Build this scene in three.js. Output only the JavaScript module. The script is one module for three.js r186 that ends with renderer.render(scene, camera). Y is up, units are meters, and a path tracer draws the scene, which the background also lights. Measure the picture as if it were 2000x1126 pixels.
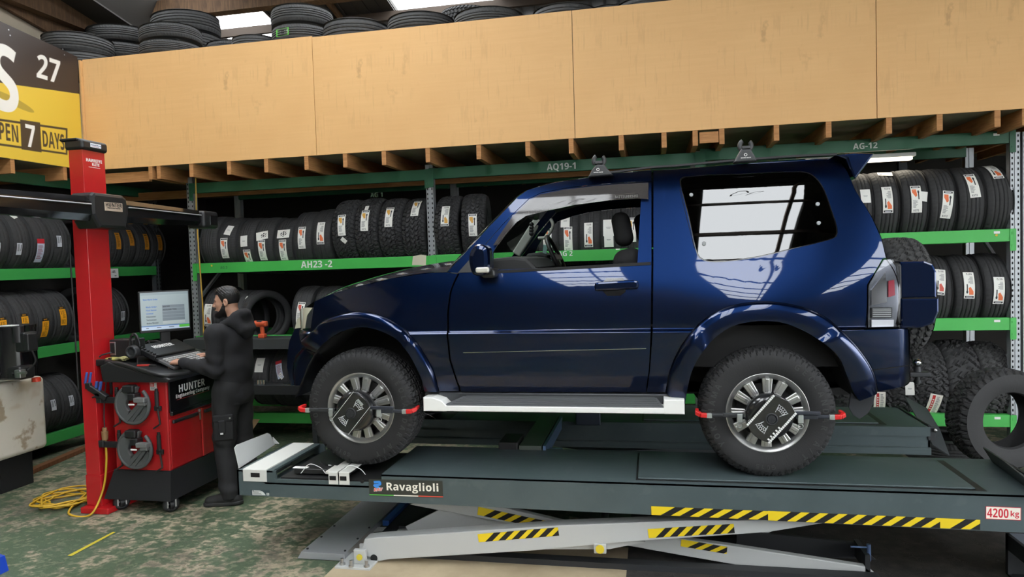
import * as THREE from 'three';
import { mergeGeometries, mergeVertices, toCreasedNormals } from 'three/addons/utils/BufferGeometryUtils.js';
import { RoundedBoxGeometry } from 'three/addons/geometries/RoundedBoxGeometry.js';
import { TextGeometry } from 'three/addons/geometries/TextGeometry.js';
import { FontLoader } from 'three/addons/loaders/FontLoader.js';
import { RectAreaLightUniformsLib } from 'three/addons/lights/RectAreaLightUniformsLib.js';

// ---------- camera, sky, lamps, exposure
const scene = new THREE.Scene();
const W0 = 2000, H0 = 1126, FOC = 1355.47, EYE = 1.93, YAW = 0.200746, PITCH = -0.0394215, ROLL = -0.0312768;
const camera = new THREE.PerspectiveCamera(2 * Math.atan(H0 / 2 / FOC) * 180 / Math.PI, W0 / H0, 0.05, 200);
camera.position.set(0, EYE, 0);
camera.rotation.set(PITCH, YAW, ROLL, 'YXZ');
scene.add(camera); camera.updateMatrixWorld(true);
scene.background = new THREE.Color(0.93, 0.97, 1.0);          // bright overcast sky
scene.backgroundIntensity = 1.0;
const renderer = new THREE.WebGLRenderer({ antialias: true });
renderer.toneMapping = THREE.LinearToneMapping;
renderer.toneMappingExposure = 10.4;
renderer.shadowMap.enabled = true;
RectAreaLightUniformsLib.init();

// ---------- helpers
const V = (x, y, z) => new THREE.Vector3(x, y, z);
let seed = 7;
const rnd = () => { seed = (seed * 1664525 + 1013904223) >>> 0; return seed / 4294967296; };
const rr = (a, b) => a + (b - a) * rnd();
const lerp = (a, b, t) => a + (b - a) * t;
const smooth = (a, b, x) => { const t = Math.min(1, Math.max(0, (x - a) / (b - a))); return t * t * (3 - 2 * t); };
// a pixel of the 2000x1126 frame as the point at depth plane z (world)
const ray = (px, py) => V((px - W0 / 2) / FOC, -(py - H0 / 2) / FOC, -1).applyEuler(camera.rotation);
const at = (px, py, z) => { const d = ray(px, py); return d.multiplyScalar(z / d.z).add(V(0, EYE, 0)); };
const onFloor = (px, py, y = 0) => { const d = ray(px, py); return d.multiplyScalar((y - EYE) / d.y).add(V(0, EYE, 0)); };
const onX = (px, py, x) => { const d = ray(px, py); return d.multiplyScalar(x / d.x).add(V(0, EYE, 0)); };

const used = {};
function numbered(n) { const k = used[n] = (used[n] ?? -1) + 1; return k ? n + '_' + String(k).padStart(3, '0') : n; }
function tag(o, label, category, group, kind) {
  if (label) o.userData.label = label;
  if (category) o.userData.category = category;
  if (group) o.userData.group = group;
  if (kind) o.userData.kind = kind;
  return o;
}
function thing(name, label, category, pos = [0, 0, 0], turn = 0, group) {
  const o = new THREE.Group(); o.name = numbered(name); o.position.set(...pos); o.rotation.y = turn; scene.add(o);
  return tag(o, label, category, group);
}
function struct(name) { const o = new THREE.Group(); o.name = name; o.userData.kind = 'structure'; scene.add(o); return o; }
function clean(g) {
  let q = g.index ? g.toNonIndexed() : g.clone();
  for (const k of Object.keys(q.attributes)) if (!['position', 'normal', 'uv'].includes(k)) q.deleteAttribute(k);
  if (!q.attributes.normal) q.computeVertexNormals();
  if (!q.attributes.uv) q.setAttribute('uv', new THREE.BufferAttribute(new Float32Array(q.attributes.position.count * 2), 2));
  q.morphAttributes = {};
  return q;
}
const G = (...gs) => { gs = gs.flat(Infinity); return gs.length === 1 ? gs[0] : mergeGeometries(gs.map(clean)); };
// a named mesh under parent; geometry given in world coordinates when wld is set
function obj(name, gs, m, parent = scene, label) {
  const o = new THREE.Mesh(Array.isArray(gs) ? G(gs) : gs, m);
  o.name = parent === scene ? numbered(name) : name;
  o.castShadow = o.receiveShadow = true;
  if (label) o.userData.label = label;
  parent.add(o); return o;
}
// geometry authored in world coordinates, hung under a thing
function wobj(name, gs, m, parent, label) {
  const g = Array.isArray(gs) ? G(gs) : gs; scene.updateMatrixWorld(true);
  g.applyMatrix4(parent.matrixWorld.clone().invert());
  return obj(name, g, m, parent, label);
}
const bx = (w, h, d, x = 0, y = 0, z = 0, r = 0) => (r ? new RoundedBoxGeometry(w, h, d, 2, Math.min(r, w / 2.01, h / 2.01, d / 2.01)) : new THREE.BoxGeometry(w, h, d)).translate(x, y, z);
const bb = (x0, x1, y0, y1, z0, z1, r = 0) => bx(x1 - x0, y1 - y0, z1 - z0, (x0 + x1) / 2, (y0 + y1) / 2, (z0 + z1) / 2, r);
function cy(r1, r2, h, axis = 'y', x = 0, y = 0, z = 0, n = 24, open = false) {
  const g = new THREE.CylinderGeometry(r1, r2, h, n, 1, open);
  if (axis === 'x') g.rotateZ(-Math.PI / 2); if (axis === 'z') g.rotateX(Math.PI / 2);
  return g.translate(x, y, z);
}
// a bar of section w (sideways) by h (up) from p to q
function bar(p, q, w, h, r = 0) {
  const d = q.clone().sub(p), L = d.length(), g = r ? new RoundedBoxGeometry(w, h, L, 2, r) : new THREE.BoxGeometry(w, h, L);
  const m = new THREE.Matrix4().lookAt(q, p, Math.abs(d.y) > .99 * L ? V(0, 0, 1) : V(0, 1, 0));
  return g.applyMatrix4(m).translate((p.x + q.x) / 2, (p.y + q.y) / 2, (p.z + q.z) / 2);
}
const rod = (p, q, r, n = 12) => { const d = q.clone().sub(p), g = new THREE.CylinderGeometry(r, r, d.length(), n); g.applyQuaternion(new THREE.Quaternion().setFromUnitVectors(V(0, 1, 0), d.clone().normalize())); return g.translate((p.x + q.x) / 2, (p.y + q.y) / 2, (p.z + q.z) / 2); };
const tube = (pts, r, n = 40, k = 8) => new THREE.TubeGeometry(new THREE.CatmullRomCurve3(pts.map((p) => p.isVector3 ? p : V(...p))), n, r, k);
function ext(pts, depth, bevel = 0, holes = []) {   // outline in xy, extruded along +z
  const s = new THREE.Shape(pts.map((p) => new THREE.Vector2(p[0], p[1])));
  for (const h of holes) s.holes.push(new THREE.Path(h.map((p) => new THREE.Vector2(p[0], p[1]))));
  return new THREE.ExtrudeGeometry(s, { depth: depth - 2 * bevel, bevelEnabled: bevel > 0, bevelSize: bevel, bevelThickness: bevel, bevelOffset: -bevel, bevelSegments: 2 }).translate(0, 0, bevel);
}
const lathe = (pts, n = 48) => new THREE.LatheGeometry(pts.map((p) => new THREE.Vector2(p[0], p[1])), n);
function sheet(corners, nu = 1, nv = 1) {           // a quad through four corners (bl, br, tr, tl)
  const g = new THREE.PlaneGeometry(1, 1, nu, nv), P = g.attributes.position, [a, b, c, d] = corners;
  for (let i = 0; i < P.count; i++) { const u = P.getX(i) + .5, v = P.getY(i) + .5, lo = a.clone().lerp(b, u), hi = d.clone().lerp(c, u); lo.lerp(hi, v); P.setXYZ(i, lo.x, lo.y, lo.z); }
  g.computeVertexNormals(); return g;
}
const mat = (c, rough = .6, metal = 0, extra = {}) => new THREE.MeshPhysicalMaterial({ color: Array.isArray(c) ? new THREE.Color().setRGB(...c) : new THREE.Color(c), roughness: rough, metalness: metal, ...extra });
function canvasTex(w, h, draw) {
  const c = document.createElement('canvas'); c.width = w; c.height = h;
  const x = c.getContext('2d'); draw(x, w, h);
  const t = new THREE.CanvasTexture(c); t.colorSpace = THREE.SRGBColorSpace; t.anisotropy = 8; return t;
}
const decalMat = (w, h, draw, rough = .5) => new THREE.MeshStandardMaterial({ map: canvasTex(w, h, draw), roughness: rough });
// value noise with octaves, tiling
function noiseField(n, oct, f0, sd) {
  const out = new Float32Array(n * n); let amp = 1, tot = 0, f = f0, s = sd;
  const h = (x, y) => { let t = Math.imul(x * 374761393 + y * 668265263 + s * 2147483, 1274126177); t ^= t >>> 13; t = Math.imul(t, 1103515245); return ((t ^ (t >>> 16)) >>> 0) / 4294967296; };
  for (let o = 0; o < oct; o++) {
    for (let j = 0; j < n; j++) for (let i = 0; i < n; i++) {
      const x = i / n * f, y = j / n * f, xi = Math.floor(x), yi = Math.floor(y); let u = x - xi, v = y - yi; u = u * u * (3 - 2 * u); v = v * v * (3 - 2 * v);
      const a = h(xi % f, yi % f), b = h((xi + 1) % f, yi % f), c = h(xi % f, (yi + 1) % f), d = h((xi + 1) % f, (yi + 1) % f);
      out[j * n + i] += amp * (a + (b - a) * u + (c - a) * v + (a - b - c + d) * u * v);
    }
    tot += amp; amp *= .55; f *= 2; s += 11;
  }
  for (let i = 0; i < out.length; i++) out[i] /= tot;
  return out;
}
function dataTex(n, fn, srgb = true, rep = 1) {      // fn(i, j, k) -> [r, g, b] 0..255
  const d = new Uint8Array(n * n * 4);
  for (let j = 0; j < n; j++) for (let i = 0; i < n; i++) { const k = j * n + i, c = fn(i, j, k); d[k * 4] = c[0]; d[k * 4 + 1] = c[1]; d[k * 4 + 2] = c[2]; d[k * 4 + 3] = 255; }
  const t = new THREE.DataTexture(d, n, n); t.wrapS = t.wrapT = THREE.RepeatWrapping; t.magFilter = THREE.LinearFilter; t.minFilter = THREE.LinearMipmapLinearFilter; t.generateMipmaps = true;
  if (srgb) t.colorSpace = THREE.SRGBColorSpace; t.repeat.set(rep, rep); t.needsUpdate = true; return t;
}
const mixc = (a, b, t) => [a[0] + (b[0] - a[0]) * t, a[1] + (b[1] - a[1]) * t, a[2] + (b[2] - a[2]) * t];
// box-projected uv in metres
function uvBox(g, s = 1) {
  g = clean(g); const P = g.attributes.position, N = g.attributes.normal, U = g.attributes.uv;
  for (let i = 0; i < P.count; i++) {
    const ax = Math.abs(N.getX(i)), ay = Math.abs(N.getY(i)), az = Math.abs(N.getZ(i));
    if (ay >= ax && ay >= az) U.setXY(i, P.getX(i) * s, P.getZ(i) * s); else if (ax >= az) U.setXY(i, P.getZ(i) * s, P.getY(i) * s); else U.setXY(i, P.getX(i) * s, P.getY(i) * s);
  }
  return g;
}
const font = await new FontLoader().loadAsync('fonts/droid/droid_sans_bold.typeface.json');

// ---------- shared materials
const nA = noiseField(512, 6, 6, 3), nB = noiseField(512, 5, 24, 17), nC = noiseField(512, 4, 3, 29);
const bumpFine = dataTex(512, (i, j, k) => { const v = 255 * nB[k]; return [v, v, v]; }, false, 3);
const M = {
  rubber: mat([.036, .036, .037], .75, 0, { bumpMap: bumpFine, bumpScale: .0006 }),
  rubberGrey: mat([.055, .055, .055], .8, 0, { bumpMap: bumpFine, bumpScale: .0006 }),
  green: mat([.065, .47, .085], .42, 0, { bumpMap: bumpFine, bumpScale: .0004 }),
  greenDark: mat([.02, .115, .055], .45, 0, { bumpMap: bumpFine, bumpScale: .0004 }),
  galv: mat([.42, .44, .46], .45, .55),
  darkSteel: mat([.035, .037, .04], .5, .3),
  black: mat([.012, .012, .013], .5),
  blackGloss: mat([.008, .008, .009], .12, 0, { clearcoat: .6, clearcoatRoughness: .08 }),
  blackSatin: mat([.018, .018, .019], .38),
  slot: mat([.006, .006, .006], .9),
  white: mat([.78, .78, .75], .5),
  paper: mat([.8, .8, .78], .7),
  chrome: mat([.75, .76, .78], .12, 1),
  steel: mat([.5, .5, .5], .3, .9),
  red: mat([.48, .012, .016], .3, 0, { clearcoat: .5, clearcoatRoughness: .15 }),
};
// ---------- the room
{
  // floor: worn green paint over concrete
  const fA = noiseField(1024, 7, 5, 41), fB = noiseField(1024, 5, 40, 47), fC = noiseField(1024, 3, 3, 53);
  const tex = dataTex(1024, (i, j, k) => {
    const wear = smooth(.42, .62, fA[k] * .5 + fB[k] * .5 + (fC[k] - .5) * .3), dirt = fB[k] * .6 + fC[k] * .4;
    const fine = fB[(j * 3 % 1024) * 1024 + (i * 2) % 1024], w2 = Math.min(1, Math.max(0, wear * (.55 + .9 * smooth(.35, .6, fine)) + .25 * smooth(.58, .66, fine))); let c = mixc([72, 88, 66], [172, 158, 134], w2); c = mixc(c, [48, 50, 44], smooth(.42, .75, dirt) * .55);
    const g = (((i * 7919 + j * 104729 + (i * j) % 977) % 97) / 97 - .5) * 16; return [c[0] + g, c[1] + g, c[2] + g];
  });
  const bump = dataTex(1024, (i, j, k) => { const v = 255 * (fA[k] * .5 + fB[k] * .5); return [v, v, v]; }, false);
  const rough = dataTex(512, (i, j, k) => { const v = 255 * (.42 + .4 * nA[k]); return [v, v, v]; }, false);
  const fm = new THREE.MeshStandardMaterial({ map: tex, bumpMap: bump, bumpScale: .003, roughnessMap: rough, roughness: 1 });
  const floor = obj('floor', uvBox(bb(-7.2, 9.2, -.2, 0, -10.2, 9.2), .33), fm); tag(floor, 'worn green painted concrete workshop floor', null, null, 'structure');
  // bare concrete patch that the lift is bolted to
  const cm = new THREE.MeshStandardMaterial({ map: dataTex(512, (i, j, k) => { const c = mixc([150, 134, 108], [196, 180, 150], nA[k] * .7 + nB[k] * .3); return c; }), roughness: .85 });
  const patch = obj('concrete_patch', uvBox(bb(-2.05, -.2, 0, .004, -4.6, -2.2), .6), cm); tag(patch, 'pale bare concrete strip under the lift foot', null, null, 'structure');
  const dm = new THREE.MeshStandardMaterial({ map: dataTex(512, (i, j, k) => { const c = mixc([34, 33, 33], [74, 69, 64], nB[k]), g = (((i * 7919 + j * 104729 + (i * j) % 977) % 97) / 97 - .5) * 30; return [c[0] + g, c[1] + g, c[2] + g]; }), roughness: .8 });
  tag(obj('asphalt_strip', uvBox(bb(-.2, 5.5, 0, .004, -5.3, -2.2), .8), dm), 'dark speckled floor strip under the rear of the lift', null, null, 'structure');
  const lm = obj('floor_marking', new THREE.ShapeGeometry(new THREE.Shape([[0, 0], [.42, .03], [.42, .055], [0, .035]].map((p) => new THREE.Vector2(...p)))).rotateX(-Math.PI / 2), mat([.5, .42, .03], .8)); 
  { const a = onFloor(140, 1086), b = onFloor(192, 1060); lm.position.set(a.x, .004, a.z); lm.rotation.y = -Math.atan2(b.z - a.z, b.x - a.x); tag(lm, 'short worn yellow paint line on the green floor', null, null, 'structure'); }

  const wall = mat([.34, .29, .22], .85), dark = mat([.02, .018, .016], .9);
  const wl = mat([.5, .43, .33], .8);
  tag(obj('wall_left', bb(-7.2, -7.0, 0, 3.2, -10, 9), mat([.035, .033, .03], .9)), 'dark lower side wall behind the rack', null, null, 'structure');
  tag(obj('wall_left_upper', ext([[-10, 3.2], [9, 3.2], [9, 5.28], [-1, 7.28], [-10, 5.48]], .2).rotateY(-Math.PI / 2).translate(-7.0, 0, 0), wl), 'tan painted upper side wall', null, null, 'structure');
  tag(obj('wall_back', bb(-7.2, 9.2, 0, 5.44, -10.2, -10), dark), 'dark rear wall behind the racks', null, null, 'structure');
  // an open roller door in the right hand wall lets the daylight in along the bay
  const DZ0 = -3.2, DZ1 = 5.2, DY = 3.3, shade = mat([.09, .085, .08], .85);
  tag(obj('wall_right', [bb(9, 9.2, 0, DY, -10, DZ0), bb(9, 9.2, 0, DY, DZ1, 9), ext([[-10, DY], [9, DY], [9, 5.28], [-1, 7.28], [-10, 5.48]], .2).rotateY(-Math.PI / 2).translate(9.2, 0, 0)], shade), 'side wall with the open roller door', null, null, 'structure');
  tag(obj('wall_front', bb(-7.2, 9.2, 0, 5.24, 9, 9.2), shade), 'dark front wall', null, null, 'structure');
  tag(obj('ground_outside', bb(9.2, 40, -.25, -.05, -30, 30), mat([.3, .3, .29], .9)), 'concrete yard outside the door', null, null, 'structure');
  tag(obj('door_1', [cy(.28, .28, DZ1 - DZ0, 'z', 8.7, DY + .3, (DZ0 + DZ1) / 2)], M.galv), 'rolled up roller door', null, null, 'structure');

  // roof: two slopes of ribbed sheet with clear strips, timber rafters and purlins
  const roof = struct('roof'); const RX = (z) => z < -1 ? 7.3 - (-1 - z) * .20 : 7.3 - (z + 1) * .20;
  const sheetM = mat([.03, .026, .022], .75), skyM = new THREE.MeshPhysicalMaterial({ color: 0xffffff, transmission: 1, thickness: 0, roughness: .0, ior: 1.1 });
  const timber = new THREE.MeshStandardMaterial({ map: dataTex(256, (i, j) => mixc([70, 50, 34], [120, 92, 64], nB[(j % 512) * 512 + (i * 7) % 512])), roughness: .85 });
  const back = [[-7.2, -6.5, 0], [-6.5, -5.45, 1], [-5.45, -3.55, 0], [-3.55, -2.0, 1], [-2.0, 9.2, 0]];
  const front = [[-7.2, -2.2, 0], [-2.2, -.6, 1], [-.6, .75, 0], [.75, 2.2, 1], [2.2, 5.6, 0], [5.6, 7.2, 1], [7.2, 9.2, 0]];
  for (const [strips, z0, z1] of [[back, -10.2, -1], [front, -1, 9.2]]) for (const [x0, x1, sky] of strips) {
    const q = (dy) => [V(x0, RX(z0) + dy, z0), V(x1, RX(z0) + dy, z0), V(x1, RX(z1) + dy, z1), V(x0, RX(z1) + dy, z1)];
    if (sky) obj('skylight_pane', sheet(q(0)), skyM, roof);
    else {
      const n = Math.round((x1 - x0) / .2), gs = [bar(V((x0 + x1) / 2, RX(z0) + .06, z0), V((x0 + x1) / 2, RX(z1) + .06, z1), x1 - x0, .06)];
      for (let i = 0; i <= n; i++) gs.push(bar(V(x0 + .03 + i * (x1 - x0 - .06) / n, RX(z0) + .02, z0), V(x0 + .03 + i * (x1 - x0 - .06) / n, RX(z1) + .02, z1), .04, .03));
      obj('roof_sheet', gs, sheetM, roof);
    }
  }
  const purlinM = mat([.055, .04, .03], .85);
  for (let z = -9.6; z < 9; z += 1.32) obj('purlin', uvBox(bb(-7.1, 9.1, RX(z) - .14, RX(z) - .02, z - .03, z + .03)), purlinM, roof);
  for (const z of [-8.55]) obj('roof_beam', uvBox(bb(-7, 9, 5.38, 5.62, z - .08, z + .08), .7), timber, roof);
  for (const x of [-4.35, -1.15, 2.0, 5.35]) obj('rafter', uvBox(G(bar(V(x, RX(-10) - .06, -10), V(x, RX(-1) - .06, -1), .05, .08), bar(V(x, RX(-1) - .06, -1), V(x, RX(9) - .06, 9), .05, .08)), .7), timber, roof);
  obj('wall_plate', uvBox(bb(-6.98, -6.8, 4.95, 5.2, -10, 9), .7), timber, roof);
  // lower lining of the roof along the tan wall
  { const a = onX(108, 46, -6.98), b = onX(30, 0, -6.98), L = (z) => lerp(a.y, b.y, (z - a.z) / (b.z - a.z)), z1 = -1; obj('roof_lining', [bar(V(-6.72, L(-10) + .22, -10), V(-6.72, L(z1) + .22, z1), .6, .02)].concat([sheet([V(-6.99, L(-10), -10), V(-6.42, RX(-10), -10), V(-6.42, Math.max(RX(z1), L(z1) + .1), z1), V(-6.99, L(z1), z1)])]), sheetM, roof); obj('rake_board', uvBox(bar(V(-6.95, L(-10) - .08, -10), V(-6.95, L(z1) - .08, z1), .05, .2), .7), timber, roof); }
}
// fluorescent tube under the rear beam
{
  const p = at(1650, 316, -7.35), t = thing('tube_light', 'glowing white fluorescent batten under the beam behind the spoiler', 'lamp', [p.x, p.y, p.z]);
  obj('housing', bx(1.25, .04, .09, 0, .035, 0, .01), M.white, t);
  obj('diffuser', bx(1.2, .035, .07, 0, 0, 0, .015), new THREE.MeshStandardMaterial({ color: 0xffffff, emissive: new THREE.Color(1, .9, .7), emissiveIntensity: .35 }), t);
  const l = new THREE.RectAreaLight(new THREE.Color(1, .9, .72), 1.2, 1.2, .07); l.position.set(p.x, p.y - .03, p.z); l.lookAt(p.x, p.y - 1, p.z); scene.add(l);
}
// ---------- pallet racks along the back and the left, mezzanine above
const nWood = noiseField(512, 5, 8, 71);
const woodTex = (a, b, sx, sy) => dataTex(512, (i, j) => { const g = nWood[((j * sy) % 512) * 512 + ((i * sx) % 512)], f = nB[j * 512 + i]; return mixc(a, b, g * .8 + f * .2); });
const M2 = {
  ply: new THREE.MeshStandardMaterial({ map: dataTex(1024, (i, j) => { const q = (j >> 1) * 512 + (i >> 1), a = nA[q], c = nC[q], b = nB[((j * 3) % 512) * 512 + ((i >> 3) % 512)], r = nA[((j >> 1) * 3 % 512) * 512 + ((i >> 1) * 5 + 77) % 512], s = smooth(.6, .8, r) * smooth(.45, .7, c), g2 = smooth(.55, .75, nB[((j >> 2) % 512) * 512 + ((i * 3) % 512)]) * smooth(.4, .6, a); return mixc(mixc([218, 168, 108], [236, 190, 130], a * .35 + b * .3 + c * .35), [168, 124, 78], Math.min(.6, s * .4 + g2 * .14)); }), roughness: .6 }),
  joist: new THREE.MeshStandardMaterial({ map: woodTex([150, 100, 58], [206, 152, 96], 1, 12), roughness: .75 }),
  deck: new THREE.MeshStandardMaterial({ map: woodTex([112, 104, 88], [150, 140, 118], 2, 2), roughness: .85 }),
};
const textGeo = (str, h, d = .002) => { const g = new TextGeometry(str, { font, size: h, depth: d, curveSegments: 4, bevelEnabled: false }); g.computeBoundingBox(); const c = g.boundingBox; return g.translate(-(c.min.x + c.max.x) / 2, -(c.min.y + c.max.y) / 2, 0); };

function upright(x, z, y1, sx = 1) {            // perforated column facing +z
  const w = .085, d = .07;
  return {
    post: G(bb(x - w / 2, x + w / 2, 0, y1, z - .004, z), bb(x - w / 2, x - w / 2 + .004, 0, y1, z - d, z), bb(x + w / 2 - .004, x + w / 2, 0, y1, z - d, z), bb(x - .006, x + .006, 0, y1, z, z + .006), bx(.14, .012, .13, x, .006, z - d / 2)),
    slots: G(...Array.from({ length: Math.floor((y1 - .1) / .05) * 2 }, (_, i) => bx(.011, .022, .002, x + (i % 2 ? .024 : -.024), .12 + (i >> 1) * .05, z + .0006))),
  };
}
function beamGeo(x0, x1, yTop, z, h = .115) {   // open section beam with a step along its top
  return G(bb(x0, x1, yTop - h, yTop, z - .045, z, .004), bb(x0, x1, yTop - .022, yTop - .002, z - .075, z - .04));
}
const connector = (x, yTop, z, s) => G(bx(.05, .2, .006, x + s * .025, yTop - .1, z + .004), bx(.012, .02, .006, x + s * .03, yTop - .04, z + .008), bx(.012, .02, .006, x + s * .03, yTop - .15, z + .008));
const RZ = -7.1, RD = .92;                      // rack front plane and depth
const UX = [at(377, 500, RZ).x, at(841, 420, RZ).x, at(1367, 300, RZ).x, at(1983, 420, RZ).x];
const yAt = (px, py, z = RZ) => at(px, py, z).y;
const LV = [                                    // beam tops per bay
  [yAt(600, 344.5), yAt(600, 507), yAt(450, 655), .3],
  [yAt(1100, 313), yAt(1100, 489), 1.2, .38],
  [yAt(1700, 271), yAt(1870, 450), yAt(1900, 620.5), yAt(1900, 808.5)],
];
{
  const r = thing('pallet_rack', 'long green and grey pallet rack along the rear wall, three bays of tyres', 'rack', [(UX[0] + UX[3]) / 2, 0, RZ]);
  const H = [3.0, 2.98, 2.95, 2.95];
  UX.forEach((x, i) => {
    for (const dz of [0, -RD]) { const u = upright(x, RZ + dz, H[i]); const p = wobj('upright', u.post, M.galv, r); if (!dz) { wobj('slot_holes', u.slots, M.slot, p); } }
    for (let k = 0; k < 4; k++) wobj('brace', bar(V(x, .2 + k * .7, RZ - .07), V(x, .2 + k * .7 + (k % 2 ? -.0 : .6), RZ - RD + .02), .03, .03), M.galv, r);
  });
  { const u = upright(UX[3] + .1, RZ, 2.95), p = wobj('upright', u.post, M.galv, r); wobj('slot_holes', u.slots, M.slot, p); }
  for (let b = 0; b < 3; b++) LV[b].forEach((y, l) => {
    const x0 = UX[b] + .045, x1 = UX[b + 1] - .045;
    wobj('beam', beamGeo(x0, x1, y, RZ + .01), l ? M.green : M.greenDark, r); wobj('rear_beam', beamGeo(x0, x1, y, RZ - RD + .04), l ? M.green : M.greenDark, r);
    for (const [xc, s] of [[x0 - .045, 1], [x1 + .045, -1]]) wobj('beam_connector', connector(xc, y, RZ + .01, s), l ? M.green : M.greenDark, r);
    if (b === 2) wobj('beam_label', bx(.05, .022, .002, x1 - .11, y - .03, RZ + .0115), M.paper, r);
  });
  const w1 = mat([.8, .8, .78], .5), w2 = mat([.55, .6, .55], .6);
  const put = (s, px, py, h, m) => { const p = at(px, py, RZ + .012), g = textGeo(s, h, .001).translate(p.x, p.y, RZ + .0105); wobj('beam_lettering', g, m, r); };
  put('AH23 -2', 618, 515.5, .075, w1); put('AG 2', 1104, 495, .05, w1); put('AQ19-1', 1096, 326, .066, w2); put('AG-12', 1690, 284.5, .055, w2); put('AG 3', 437, 522, .03, mat([.04, .2, .06], .6)); put('AG 1', 735, 380, .05, mat([.05, .09, .05], .6));
  { const p = at(444, 520, RZ), q = at(1945, 459, RZ); wobj('yellow_dot', [cy(.011, .011, .002, 'z', p.x - .19, p.y + .015, RZ + .012), cy(.011, .011, .002, 'z', q.x, q.y, RZ + .012)], mat([.7, .5, .05], .6), r); }
  { const p = at(818, 508, RZ); wobj('torn_paper', ext([[-.075, -.05], [.08, -.055], [.09, .05], [.03, .06], [-.06, .045]], .002).translate(p.x, p.y, RZ + .0105), mat([.62, .6, .45], .8), r); }
  // a second orange rack stands behind the right bay
  const o = thing('orange_rack', 'orange beamed pallet rack behind the green one, seen through its far bay', 'rack', [2.1, 0, -8.9]), om = mat([.45, .12, .012], .5);
  wobj('beam', bb(.2, 2.9, 2.62, 2.76, -8.95, -8.9), om, o); wobj('beam', bb(.2, 2.9, 1.5, 1.62, -8.95, -8.9), om, o);
  for (const x of [.2, 2.2, 2.9]) wobj('upright', bb(x - .045, x + .045, 0, 3, -9.0, -8.93), M.darkSteel, o);
}
const LX = -6.35, LY = [3.0, yAt(0, 525, -5.75) * 0 + onX(0, 525, LX).y, onX(163, 665, LX).y, onX(172, 825, LX).y];
{
  const r = thing('side_pallet_rack', 'green pallet rack with shade put into its beam colour, along the side wall behind the red tower', 'rack', [LX, 0, -6]);
  const zs = [-2.9, -5.4, -8.0];
  for (const z of zs) for (const dx of [0, -.8]) { const u = upright(0, 0, 3.0), T = new THREE.Matrix4().makeRotationY(Math.PI / 2).setPosition(LX + dx, 0, z); const p = wobj('upright', u.post.applyMatrix4(T), mat([.12, .13, .14], .5, .5), r); if (!dx) wobj('slot_holes', u.slots.applyMatrix4(T), M.slot, p); }
  LY.forEach((y) => { for (let k = 0; k < 2; k++) for (const dx of [0.01, -.78]) wobj(dx > 0 ? 'beam' : 'rear_beam', beamGeo(-zs[k] + .045, -zs[k + 1] - .045, y, 0).applyMatrix4(new THREE.Matrix4().makeRotationY(Math.PI / 2)).translate(LX + dx, 0, 0), y > 2.5 ? M.greenDark : mat([.045, .33, .07], .5), r); });  // lower beams: duller copy of the rack green, shade put into the colour
  const p = onX(224, 533, LX + .02); wobj('shelf_card', bx(.002, .11, .13, LX + .014, p.y, p.z), decalMat(96, 80, (x, w, h) => { x.fillStyle = '#ddd'; x.fillRect(0, 0, w, h); x.fillStyle = '#222'; x.font = 'bold 34px sans-serif'; x.fillText('-45', 14, 40); x.fillRect(50, 60, 22, 6); }, .7), r);
}
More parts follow.
